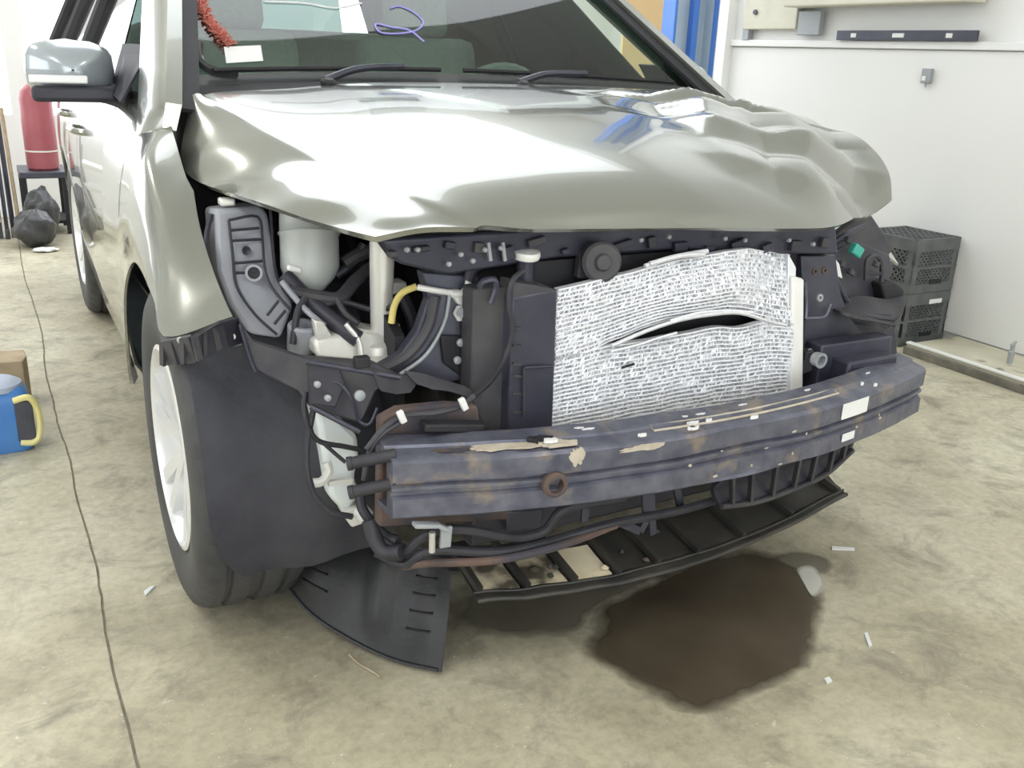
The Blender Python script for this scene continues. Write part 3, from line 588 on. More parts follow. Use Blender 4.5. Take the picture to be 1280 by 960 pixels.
# ---- condenser / radiator core
XL = -.281; XR = .345
ztopP = [(-.281, .806), (-.092, .832), (-.005, .845), (.117, .854), (.20, .852), (.275, .838), (.345, .826)]
ztearP = [(-.281, .668), (-.202, .677), (-.098, .692), (.022, .704), (.127, .708), (.264, .690), (.345, .676)]
def ip(P, x):
    for (a, b), (c, d) in zip(P, P[1:]):
        if x <= c: return b+(d-b)*(x-a)/(c-a)
    return P[-1][1]
def gap(x): return .030*sst(-.22, .0, x)*(1-sst(.14, .30, x))
def core(x, row, nl, nu):
    zt = ip(ztearP, x); g = gap(x); z0 = .40+.012*(x-XL)
    if row <= nl: t = row/nl; z = z0+(zt-g*.5-z0)*t
    else: t = (row-nl-1)/(nu-1); z = zt+g*.6+(ip(ztopP, x)-zt-g*.6)*t
    u = (x-XL)/(XR-XL)
    y = -.575+.05*sst(.6, 1, u)*sst(.62, .86, z)
    y -= .022*math.exp(-((x-.05)/.13)**2-((z-.77)/.035)**2)
    y += .020*math.exp(-((z-zt)/.018)**2)*sst(-.22, 0, x)*(1-sst(.15, .3, x))*(1 if row > nl else -.3)
    y += .006*noise.noise((x*9, z*9, 2))+.003*noise.noise((x*30, z*30, 5))
    return Vector((x, y, z+.0025*noise.noise((x*14, z*16, 7))))
NL, NU, NX = 31, 17, 44
xs = [XL+(XR-XL)*k/NX for k in range(NX+1)]
rad = empty('radiator'); rad.parent = car
tb = MB(); fn = MB(); bk = MB()
R_ = [[core(x, rw, NL, NU) for x in xs] for rw in range(NL+NU+1)]
for rw in range(NL+NU+1):
    tb.grid([[p+Vector((0, 0, .0013)) for p in R_[rw]], [p+Vector((0, -.001, -.0013)) for p in R_[rw]]], (0, .016, 0))
NF = 170
for rw in range(NL+NU):
    if rw == NL: continue
    for k in range(NF):
        t = (k+.5+random.uniform(-.25, .25))/NF; f_ = t*NX; i = min(NX-1, int(f_)); fr_ = f_-i
        a = R_[rw][i].lerp(R_[rw][i+1], fr_); b = R_[rw+1][i].lerp(R_[rw+1][i+1], fr_)
        dx = random.uniform(.0002, .0026)*random.choice((-1, 1)); w_ = random.uniform(.0010, .0019)
        yo = random.uniform(.0005, .004); q = random.uniform(-.002, .002)
        fn.add([a+Vector((-w_+dx, yo, .001)), a+Vector((w_+dx, yo+q, .001)), b+Vector((w_-dx, yo+q, -.001)), b+Vector((-w_-dx, yo, -.001))], [(0, 1, 2, 3)])
tb.build('cooling_tubes', 'alu', rad, smooth=0)
tag(fn.build('cooling_fins', 'alu', rad, smooth=0, fixn=False), kind='stuff')
for r0_, r1_ in ((0, NL), (NL+1, NL+NU)):
    bk.grid([[p+Vector((0, .007, 0)) for p in R_[rw]] for rw in range(r0_, r1_+1)])
bk.build('core_backing', 'alud', rad, smooth=60)
# end tank (white) and frame on the far side, torn flap lips
MB().prism([(.352, -.60, .40), (.392, -.60, .40), (.372, -.555, .775), (.334, -.555, .785)], (0, .05, 0)).build('end_tank', 'tankw', rad, bevel=.006)
MB().prism([(.340, -.60, .40), (.350, -.60, .40), (.352, -.545, .80), (.332, -.535, .832)], (0, .02, 0)).build('header_strip', 'alu', rad, bevel=.002)
for l in ([(-.16, .675), (-.10, .681), (-.05, .690), (.0, .697)], [(-.02, .725), (.06, .735), (.14, .731), (.2, .722)], ):
    MB().tube(crs([Vector((x, -.588, z)) for x, z in l], 4), .0032, 6).build('bent_tube', 'alu', rad)
MB().tube(crs([Vector((x, -.590, ip(ztearP, x)+gap(x)*.75)) for x in (-.16, -.08, 0, .08, .16, .24, .30)], 4), .0042, 6).build('bent_tube', 'alud', rad)
MB().box((-.115, -.588, .640), (.03, .003, .004), (0, -.15, 0)).build('puncture', 'black', rad)
# left air duct (dark box beside the radiator)
du = MB().prism(pt([(640, 372, -.585), (697, 362, -.585), (690, 560, -.585), (634, 575, -.585)]), (0, .05, 0)).build('side_air_duct', 'steel', car, bevel=.004)
MB().prism(pt([(592, 362, -.53), (640, 358, -.56), (634, 590, -.56), (588, 500, -.53)]), (0, .05, 0)).build('duct_side', 'plasticd', du, bevel=.004)
MB().prism(pt([(640, 352, -.58), (690, 360, -.58), (697, 366, -.585), (640, 380, -.585)]), (0, .05, 0)).build('duct_top', 'plasticd', du, bevel=.003)
for l in ([(655, 460, -.592), (655, 520, -.592)], [(655, 460, -.592), (690, 458, -.592)]): rib(du, l, .003, 'plastic')
for py in (410, 432, 455, 470, 492, 515): MB().box(at(646, py, y=-.588), (.018, .006, .004), (0, .2, 0)).build('duct_tab', 'plasticd', du)
rib(du, [(600, 360, -.55), (604, 352, -.555), (618, 350, -.56), (620, 362, -.56), (614, 380, -.56)], .006, 'steel')
MB().tube(crs(pt([(655, 338, -.57), (640, 352, -.585), (636, 380, -.59), (640, 415, -.59), (630, 450, -.59), (612, 478, -.57), (592, 495, -.55)]), 6), .0055, 8).build('hose', 'rubber', car)
# curved headlight carrier plate
hc = MB().prism(pt([(527, 340, -.45), (600, 345, -.47), (598, 470, -.48), (560, 480, -.47), (500, 478, -.46), (470, 462, -.45), (500, 445, -.45), (522, 415, -.45), (536, 375, -.45)]), (0, .03, 0)).build('headlight_carrier', 'steel', car, bevel=.004)
MB().tube(crs(pt([(562, 368, -.462), (557, 398, -.464), (545, 425, -.466), (528, 448, -.466), (500, 468, -.466)]), 6), .004, 8).build('carrier_fold', 'greymetal', hc)
MB().tube(crs(pt([(545, 370, -.455), (535, 410, -.458), (512, 442, -.458), (480, 460, -.458), (440, 470, -.458)]), 6), .011, 8).build('carrier_rim', 'plasticd', hc)
for px, py in ((575, 428), (571, 450), (592, 388)): MB().lathe([(.008, 0), (.008, .005), (.004, .007)], at(px, py, y=-.482), (0, -1, .1), 10).build('bolt', 'greymetal', hc)
MB().prism(pt([(552, 420, -.478), (585, 420, -.478), (592, 455, -.478), (575, 470, -.478), (555, 455, -.478)]), (0, .01, 0)).build('carrier_recess', 'black', hc, bevel=.003)
# lower headlight arm (long dark bracket) and broken scrap
ar = MB().prism(pt([(300, 402, -.34), (318, 428, -.36), (380, 448, -.44), (470, 455, -.50), (500, 470, -.52), (470, 490, -.52), (452, 530, -.52), (390, 512, -.48), (375, 490, -.45), (318, 462, -.38)]), (0, .03, .0)).build('headlight_arm', 'plasticd', car, bevel=.004)
for l, r_ in (([(382, 452, -.50), (440, 462, -.52), (500, 472, -.54)], .005), ([(408, 476, -.50), (425, 480, -.51), (440, 500, -.52), (448, 525, -.52), (462, 530, -.53), (472, 510, -.53)], .0035), ([(388, 508, -.49), (450, 540, -.53)], .005), ([(300, 405, -.345), (312, 445, -.37), (320, 465, -.385)], .004)):
    rib(ar, l, r_, 'steel')
for px, py, r_ in ((449, 494, .010), (396, 480, .006), (409, 497, .006)): MB().lathe([(r_, 0), (r_, .006), (r_*.5, .008)], at(px, py, y=-.53), (0, -1, .1), 12).build('bolt', 'greymetal', ar)
MB().prism(pt([(386, 455, -.5), (425, 460, -.51), (432, 480, -.51), (420, 510, -.51), (388, 505, -.5)]), (0, .012, 0)).build('arm_plate', 'plastic', ar, bevel=.003)
MB().box(at(452, 452, y=-.52), (.028, .02, .02)).build('arm_clip', 'black', ar, bevel=.003)
sr = [[at(px, py, y=-.54-.012*noise.noise((px*.05, py*.08, 1)))+Vector((0, 0, .006*noise.noise((px*.06, 3, py*.05)))) for px, py in row] for row in ([(505, 462), (530, 466), (555, 472), (580, 484), (602, 495)], [(512, 472), (532, 478), (556, 484), (580, 491), (600, 496)], [(520, 480), (540, 486), (560, 490), (582, 495), (600, 497)])]
MB().grid(sr, .003).build('torn_panel_scrap', 'plasticd', car)
sr = [[at(px, py, y=-.53) for px, py in row] for row in ([(465, 462), (490, 466), (520, 470)], [(470, 478), (492, 482), (518, 482)], [(475, 488), (495, 492), (512, 490)])]
MB().grid(sr, .004).build('torn_panel_scrap', 'plasticd', car)
# wires with white tabs
for l in ([(592, 495, -.60), (575, 508, -.61), (545, 516, -.61), (505, 520, -.61), (480, 535, -.61), (458, 562, -.61)], [(505, 525, -.612), (475, 545, -.61), (460, 570, -.61), (455, 600, -.61)]):
    MB().tube(crs(pt(l), 6), .0055, 8).build('wiring_loom', 'plasticd', car)
for px, py in ((502, 522), (579, 506)):
    MB().bar(at(px-3, py-8, y=-.622), at(px+3, py+6, y=-.622), .012, .010, up=(0, 1, 0)).build('white_clip', 'white', car, bevel=.002)

# ---- washer bottle
wbx = MB().prism(pt([(394, 510, -.42), (408, 506, -.42), (448, 545, -.44), (450, 570, -.45), (444, 600, -.45), (452, 618, -.45), (434, 645, -.45), (412, 622, -.44), (404, 570, -.43)]), (0, .09, 0)).build('washer_bottle', 'washer', car, bevel=.012)
MB().prism(pt([(428, 640, -.46), (450, 634, -.46), (468, 640, -.46), (464, 652, -.46), (440, 660, -.46)]), (0, .04, 0)).build('pump_foot', 'whiteplastic', wbx, bevel=.004)
MB().lathe([(.015, 0), (.016, .02), (.012, .024)], at(450, 642, y=-.49), (.3, -1, .2), 14).build('pump_cap', 'white', wbx)
MB().tube(crs(pt([(408, 578, -.46), (411, 590, -.465), (402, 602, -.47), (390, 604, -.47)]), 5), .009, 8).build('bottle_spout', 'whiteplastic', wbx)
MB().bar(at(410, 604, y=-.465), at(440, 600, y=-.465), .012, .010).build('bottle_rib', 'whiteplastic', wbx)
for l, r_ in (([(382, 490, -.46), (380, 510, -.47), (386, 535, -.475), (400, 552, -.475), (430, 558, -.475), (450, 562, -.475)], .005), ([(394, 500, -.46), (384, 560, -.48), (390, 610, -.49), (412, 638, -.50), (440, 646, -.50)], .006), ([(402, 552, -.47), (420, 568, -.48), (432, 578, -.49)], .004)):
    MB().tube(crs(pt(l), 6), r_, 8).build('washer_hose', 'rubber', car)

# ---- crash box, beam, tow socket
MB().prism(pt([(474, 660, -.60), (476, 525, -.59), (500, 512, -.59), (560, 506, -.585), (598, 508, -.585), (604, 560, -.59), (640, 590, -.60), (640, 650, -.60)]), (0, .03, 0)).build('crash_box_plate', 'rust', car, bevel=.006)
MB().box((-.56, -.635, .50), (.13, .05, .10)).build('crash_box', 'rust', car, bevel=.006)
MB().box((-.52, -.625, .585), (.12, .03, .015), (0, .15, 0)).build('crash_box_scrap', 'black', car, bevel=.003)
MB().prism([(.67, -.58, .42), (.43, -.58, .42), (.43, -.58, .62), (.66, -.58, .62)], (0, .05, 0)).build('crash_box_plate', 'steel', car, bevel=.004)
MB().box((.55, -.60, .52), (.16, .06, .14)).build('crash_box', 'steel', car, bevel=.006)
for px0, py0, px1, py1 in ((434, 580, 495, 568), (436, 616, 495, 603)):
    a_, b_ = at(px0, py0, y=-.63), at(px1, py1, y=-.66)
    MB().tube([a_, a_.lerp(b_, .1), a_.lerp(b_, .12), b_], [.0125, .0125, .011, .011], 14).build('guide_tube', 'rubber', car)
BX0, BX1 = -.655, .69
def beam_y(x): return -.785+.27*(x/.67)**2*.42 if abs(x) < .7 else 0
sec = [(.075, .445), (.006, .447), (.0, .452), (.0, .486), (.010, .491), (.010, .497), (.002, .501), (.002, .507), (.010, .511), (.010, .515), (.0, .519), (-.001, .554), (.006, .560), (.040, .566), (.042, .571), (.085, .574), (.085, .560), (.045, .556), (.03, .546), (.03, .46), (.075, .455)]
rows = []
NB = 48
for i in range(NB+1):
    x = BX0+(BX1-BX0)*i/NB; yy = beam_y(x)
    dent = .010*math.exp(-((x-.02)/.10)**2)+.004*noise.noise((x*6, 0, 0))
    rows.append([(x, yy+dy+(dent if dy < .03 and z > .45 else 0), z+.0025*noise.noise((x*8, dy*20, z*20))) for dy, z in sec]+[(x, yy+sec[0][0], sec[0][1])])
bmb = MB().grid(rows)
n_ = len(sec)+1
bmb.f += [list(range(n_-1)), [NB*n_+k for k in range(n_-2, -1, -1)]]
beam = bmb.build('bumper_beam', 'beam', car, smooth=30)
def onb(x, z, off=0.): return Vector((x, beam_y(x)-off, z))
# raised left cover plate, tow socket, label, residue, grooves
MB().lathe([(.024, -.012), (.024, .004), (.019, .008), (.015, .008), (.014, -.02)], onb(-.375, .497, .004), (-.12, -1, .05), 22, cap=False).build('tow_socket', 'rust', beam)
MB().lathe([(.0145, -.012), (.001, -.012)], onb(-.375, .497, .0), (-.12, -1, .05), 22, cap=False).build('socket_hole', 'black', beam)
MB().grid([[onb(x, z, .0022) for x in (.320, .35, .38, .415)] for z in (.520, .536, .555)], -.001).build('label', 'white', beam, smooth=0)
MB().grid([[onb(x, z, .0022) for x in (.335, .36, .38)] for z in (.466, .474, .484)], -.001).build('label', 'white', beam, smooth=0)
def flake(cx, cy, cz, rx, rz, m, nm, th=.004, seed=0, flat=False):
    n = 26; pts = []
    for k in range(n):
        a = 2*math.pi*k/n; q = 1+.45*noise.noise((math.cos(a)*2+seed, math.sin(a)*2, seed*1.7))+.35*noise.noise((math.cos(a)*5+seed, math.sin(a)*5, seed*2.7))
        x = cx+rx*q*math.cos(a)
        if flat: pts.append(Vector((x, cy+rz*q*math.sin(a)+beam_y(x), cz+.0008)))
        else: pts.append(Vector((x, beam_y(x)+cy, cz+rz*q*math.sin(a))))
    return MB().prism(pts, (0, 0, th) if flat else (0, -th, 0)).build(nm, m, beam, smooth=0)
flake(-.46, .026, .5635, .062, .014, 'foam', 'foam_residue', .003, 1, True); flake(-.36, .020, .5635, .034, .014, 'foam', 'foam_residue', .005, 2, True); flake(-.545, .03, .5635, .035, .011, 'rust', 'rust_patch', .0015, 3, True)
flake(-.335, -.001, .548, .014, .016, 'foam', 'foam_residue', .003, 4); flake(-.385, .035, .566, .022, .010, 'black', 'plastic_shard', .008, 6, True); flake(-.375, .018, .570, .012, .006, 'white', 'plastic_shard', .006, 7, True)
flake(-.20, .0, .549, .05, .006, 'foam', 'foam_residue', .0015, 9)
for k in range(16):
    x = random.uniform(-.3, .55); flake(x, random.choice((.008, .06, .03, .068)), .5665+(.006 if False else 0), random.uniform(.004, .012), random.uniform(.002, .004), 'white', 'foam_fleck', .006, 20+k, True)
for k in range(14):
    x = random.uniform(-.28, .5); flake(x, 0, random.uniform(.455, .55), random.uniform(.002, .006), random.uniform(.001, .003), 'foam', 'foam_fleck', .0015, 50+k)
fs_ = MB().tube([Vector((x, beam_y(x)+.030, .5655)) for x in [-.16+.5*k/10 for k in range(11)]]+[Vector((x, beam_y(x)+.045, .5695)) for x in [.34-.5*k/10 for k in range(11)]], .0028, 6, closed=True).build('slot_rim', 'foam', beam)

# ---- below the beam: brackets, cooler lines, undertray
MB().prism(pt([(633, 640, -.60), (680, 636, -.60), (678, 662, -.60), (634, 666, -.60)]), (0, .05, 0)).build('lower_support', 'steel', car, bevel=.004)
ls = MB(); ls.prism([(-.45, -.58, .30), (.5, -.56, .30), (.5, -.56, .37), (-.45, -.58, .37)], (0, .05, 0)); ls.build('lower_crossmember', 'plastic', car, bevel=.006)
MB().prism([(-.02, -.60, .355), (.20, -.60, .355), (.20, -.60, .42), (-.02, -.60, .42)], (0, .012, 0)).build('rusty_crossmember', 'rust', car, bevel=.003)
MB().prism([(-.30, -.615, .425), (.03, -.615, .425), (.03, -.615, .432), (-.30, -.615, .432)], (0, .02, 0)).build('shiny_rail', 'tankw', car)
L1 = [(478, 676, -.58), (505, 690, -.62), (535, 668, -.66), (580, 662, -.68), (640, 672, -.68), (680, 664, -.68), (700, 640, -.69), (730, 630, -.69), (780, 622, -.68)]
L2 = [(470, 690, -.58), (505, 705, -.62), (540, 688, -.66), (620, 690, -.68), (690, 676, -.68), (760, 656, -.69), (850, 638, -.66), (905, 622, -.62)]
L3 = [(505, 708, -.60), (535, 704, -.66), (620, 700, -.69), (700, 682, -.70), (770, 656, -.69)]
for l, r_, m_ in ((L1, .0095, 'rubber'), (L2, .0095, 'rubber'), (L3, .008, 'rust')):
    MB().tube(crs(pt(l), 7), r_, 10).build('cooler_line', m_, car)
MB().tube(crs(pt([(462, 650, -.56), (468, 672, -.575), (482, 690, -.60), (503, 690, -.63)]), 10), .015, 16).build('rubber_hose', 'rubber', car)
MB().tube(crs(pt([(450, 618, -.52), (455, 640, -.54), (480, 668, -.57), (498, 676, -.60)]), 6), .010, 10).build('hose', 'rubber', car)
cb = MB().bar(at(517, 656, y=-.69), at(545, 656, y=-.69), .02, .008).bar(at(545, 655, y=-.69), at(560, 662, y=-.69), .02, .008).bar(at(558, 658, y=-.69), at(556, 684, y=-.69), .022, .008, up=(0, 1, 0)).build('line_clamp', 'greymetal', car, bevel=.002)
MB().lathe([(.006, 0), (.006, .04)], at(540, 690, y=-.69), (0, 0, 1), 8).build('clamp_bolt', 'chromebolt', cb)
for l in ([(732, 628, -.68), (730, 652, -.68)], [(806, 612, -.67), (808, 650, -.67), (800, 664, -.68), (772, 652, -.68)], [(845, 606, -.66), (850, 632, -.64)], [(813, 612, -.67), (816, 668, -.67)]):
    mb_ = MB(); P_ = pt(l)
    for a_, b_ in zip(P_, P_[1:]): mb_.bar(a_, b_, .016, .006, up=(0, 1, 0))
    mb_.build('hanger_strap', 'steel', car)
hn = MB().lathe([(.034, 0), (.036, .016), (.024, .022), (.001, .022)], at(922, 600, y=-.62), (.2, -1, .2), 22).build('horn', 'steel', car)
MB().prism(pt([(926, 618, -.65), (934, 590, -.65), (948, 616, -.65)]), (0, .03, 0)).build('horn_trumpet', 'beam', hn, bevel=.003)
# lower grille remnant, far side
GT = [(900, 602, -.70), (950, 585, -.68), (1000, 570, -.66), (1040, 556, -.64), (1068, 545, -.61)]; GB = [(900, 632, -.67), (945, 626, -.66), (990, 610, -.64), (1030, 592, -.62), (1064, 562, -.60)]
lg = MB().grid(bicubic([pt(GT), [a.lerp(b, .5)+Vector((0, .02, 0)) for a, b in zip(pt(GT), pt(GB))], pt(GB)], 6, 4), -.012).build('lower_grille', 'plastic', car)
MB().tube(crs([p+Vector((0, -.004, 0)) for p in pt(GB)], 6), .007, 8).build('grille_edge', 'plasticd', lg)
for k in range(7):
    t_ = .08+.14*k; a_ = crs(pt(GT), 10)[int(t_*40)]; b_ = crs(pt(GB), 10)[int(t_*40)]
    MB().bar(a_, b_+Vector((0, -.004, 0)), .008, .012, up=(0, 1, 0)).build('grille_bar', 'plasticd', lg)
# undertray
FE = [at(577, 728, z=.225), at(597, 750, z=.215), at(680, 742, z=.215), at(760, 730, z=.215), at(830, 714, z=.215), at(900, 692, z=.215), at(980, 658, z=.215), at(1058, 617, z=.215)]
FEc = crs(FE[1:], 6)
def tray_pt(u, v):
    f_ = u*(len(FEc)-1); i = min(len(FEc)-2, int(f_)); p = FEc[i].lerp(FEc[i+1], f_-i)
    q = Vector((p.x+.01, p.y+.155-.05*sst(.6, 1, u), p.z+.035)); return p.lerp(q, v)+Vector((0, 0, -.006*math.sin(math.pi*v)+.004*noise.noise((u*12, v*3, 0))))
tray = MB().grid([[tray_pt(j/36, v) for j in range(37)] for v in (0, .15, .4, .7, 1)], .006).build('undertray', 'tray', car)
MB().tube([tray_pt(j/36, 0)+Vector((0, 0, -.002)) for j in range(37)], .0055, 8).build('tray_lip', 'tray', tray)
MB().tube([tray_pt(j/36, .12)+Vector((0, 0, .003)) for j in range(37)], .003, 6).build('tray_step', 'tray', tray)
nr = 8
for k in range(nr+1):
    u = .015+.97*k/nr; sk = -.02
    MB().bar(tray_pt(u, .12)+Vector((0, 0, .007)), tray_pt(max(0, u+sk), .98)+Vector((0, 0, .009)), .012, .016).build('tray_rib', 'tray', tray)
for k in range(nr):
    u0_, u1_ = .015+.97*k/nr+.014, .015+.97*(k+1)/nr-.014
    if k < 3:
        MB().grid([[tray_pt(u0_+(u1_-u0_)*j/4-.02*v, v)+Vector((0, 0, .005+.002*noise.noise((k+j*.7, v*3, 2)))) for j in range(5)] for v in (.16, .35, .55, .75)], .003).build('mud_cake', 'mud', tray)
    else:
        MB().grid([[tray_pt(u0_+(u1_-u0_)*j/4-.02*v, v)+Vector((0, 0, .004)) for j in range(5)] for v in (.18, .5, .9)], .003).build('tray_cell', 'tray', tray)
for k in range(10):
    p = tray_pt(random.uniform(.05, .75), random.uniform(.2, .9))
    MB().lathe([(.003, 0), (random.uniform(.006, .014), .004), (.002, .010)], p+Vector((0, 0, .005)), (random.uniform(-.3, .3), 0, 1), 7).build('dirt_clod', random.choice(['mud', 'rust', 'tray']), tray)
# hanging splash shield
SB = [Vector((-.755, -.10, .17)), Vector((-.66, -.19, .20)), Vector((-.571, -.28, .215)), Vector((-.49, -.40, .22)), Vector((-.43, -.44, .21))]
SF = [Vector((-.735, -.205, .095)), Vector((-.70, -.30, .050)), Vector((-.635, -.40, .020)), Vector((-.575, -.485, .010)), Vector((-.505, -.560, .012))]
SM = [Vector((-.75, -.15, .14)), Vector((-.685, -.245, .145)), Vector((-.605, -.345, .130)), Vector((-.535, -.45, .120)), Vector((-.462, -.50, .115))]
SG = bicubic([SB, SM, SF], 6, 8)
for i, r in enumerate(SG):
    for j, p in enumerate(r):
        v = i/(len(SG)-1); u = j/(len(r)-1)
        b_ = .020*math.exp(-((u-.60)/.05)**2)*sst(0, .3, v)*(1-sst(.7, 1, v))+.014*math.exp(-((u-.28)/.12)**4)*math.sin(math.pi*v)+.012*math.exp(-((u-.84)/.11)**4)*math.sin(math.pi*v); p += Vector((-.25, -.55, .75))*b_
shd = MB().grid(SG, -.005).build('splash_shield', 'shield', car, smooth=60)
def sgp(u, v, up=.003):
    i = v*(len(SG)-1); j = u*(len(SG[0])-1); a = int(min(i, len(SG)-2)); b = int(min(j, len(SG[0])-2))
    return SG[a][b].lerp(SG[a][b+1], j-b).lerp(SG[a+1][b].lerp(SG[a+1][b+1], j-b), i-a)+Vector((-.25, -.6, .75))*up
for u in (.84, .28):
    for k in range(4):
        v = .26+.15*k
        MB().bar(sgp(u-.07, v, .002), sgp(u+.07, v, .002), .007, .004).build('shield_slot', 'black', shd)
for u, v in ((.08, .2), (.2, .1), (.3, .15), (.45, .08), (.1, .6)): MB().lathe([(.008, 0), (.007, .004)], sgp(u, v, 0), (0, -.4, 1), 10).build('push_clip', 'plasticd', shd)
MB().tube([sgp(.02+.96*k/16, .99, .002) for k in range(17)], .004, 6).build('shield_edge', 'shield', shd)
MB().prism([Vector((-.46, -.50, .20)), Vector((-.38, -.56, .21)), Vector((-.40, -.44, .23)), Vector((-.47, -.42, .22))], (0, 0, .006)).build('shield_link', 'shield', car)

# ---- far side front structure (image right)
cp = MB().prism(pt([(1002, 320, -.53), (1045, 318, -.50), (1050, 360, -.50), (1060, 395, -.50), (1090, 425, -.50), (1088, 455, -.50), (1000, 490, -.53), (1006, 400, -.53)]), (0, .04, 0)).build('support_column', 'steel', car, bevel=.004)
for px, py in ((1018, 339), (1030, 338), (1024, 372), (1012, 440), (1030, 438), (1043, 438), (1077, 433)): MB().lathe([(.009, 0), (.009, .004), (.004, .004), (.004, 0)], at(px, py, y=-.548), (0, -1, .1), 12).build('column_bolt', 'rust' if py < 345 else 'greymetal', cp)
rib(cp, [(1006, 352, -.54), (1008, 380, -.54), (1007, 398, -.545)], .004, 'beam'); rib(cp, [(1007, 398, -.545), (1030, 396, -.545), (1038, 380, -.54)], .004, 'beam')
MB().prism(pt([(1000, 470, -.56), (1040, 455, -.56), (1085, 448, -.56), (1075, 425, -.55), (1010, 440, -.56)]), (0, .03, 0)).build('column_foot', 'plasticd', cp, bevel=.004)
MB().lathe([(.016, 0), (.018, .02), (.012, .02), (.011, .004)], at(1019, 448, y=-.59), (0, -1, 0), 14).build('hole_collar', 'greymetal', cp)
hb = MB().prism(pt([(1038, 318, -.46), (1068, 300, -.44), (1112, 318, -.40), (1116, 340, -.40), (1098, 378, -.42), (1055, 372, -.46), (1042, 350, -.47)]), (0, .03, 0)).build('headlight_bracket', 'plastic', car, bevel=.004)
for l, r_, m_ in (([(1082, 350, -.455), (1084, 325, -.455), (1096, 320, -.455), (1102, 330, -.455), (1102, 352, -.455)], .006, 'plasticd'), ([(1084, 342, -.455), (1102, 342, -.455)], .004, 'plasticd'), ([(1040, 305, -.44), (1060, 292, -.44), (1082, 282, -.42)], .007, 'steel'), ([(1038, 320, -.46), (1046, 350, -.47), (1060, 378, -.48), (1072, 388, -.48)], .006, 'steel')): rib(hb, l, r_, m_)
MB().box(at(1070, 313, y=-.47), (.034, .02, .026), (0, .5, 0)).build('green_connector', 'green', hb, bevel=.004)
MB().prism(pt([(1043, 322, -.475), (1049, 330, -.475), (1053, 348, -.475), (1047, 345, -.475)]), (0, .01, 0)).build('broken_lens_shard', 'white', hb)
for px, py in ((1060, 300), (1052, 330), (1064, 340), (1095, 330)): MB().box(at(px, py, y=-.465), (.02, .012, .014), (0, .4, .2)).build('bracket_tab', 'plasticd', hb, bevel=.002)
MB().prism(pt([(1036, 300, -.40), (1085, 262, -.36), (1118, 312, -.36), (1100, 330, -.38), (1060, 322, -.40)]), (0, .02, 0)).build('inner_fender', 'plasticd', car, bevel=.004)
sf = [[at(px, py, y=yy) for px, py in row] for row, yy in (([(1042, 380), (1075, 372), (1105, 376), (1128, 372)], -.46), ([(1042, 388), (1078, 386), (1108, 390), (1130, 384)], -.50), ([(1050, 392), (1080, 398), (1110, 404), (1126, 398)], -.54), ([(1062, 396), (1090, 404), (1108, 412), (1120, 405)], -.56))]
sho = MB().grid(bicubic(sf, 4, 4), .006).build('bumper_side_bracket', 'plasticd', car)
for k in range(4): MB().tube(pt([(1064+k*3, 384+k*5, -.50-.02*k), (1112+k*2, 388+k*6, -.50-.02*k)]), .003, 6).build('bracket_rib', 'plastic', sho)
MB().prism(pt([(1102, 355, -.46), (1120, 352, -.46), (1131, 362, -.46), (1132, 378, -.46), (1108, 384, -.46)]), (0, .05, 0)).build('bracket_end_cap', 'black', sho, bevel=.006)
MB().prism(pt([(1048, 400, -.50), (1110, 410, -.50), (1102, 425, -.50), (1088, 440, -.50), (1052, 425, -.50)]), (0, .06, 0)).build('bracket_box', 'plastic', sho, bevel=.005)

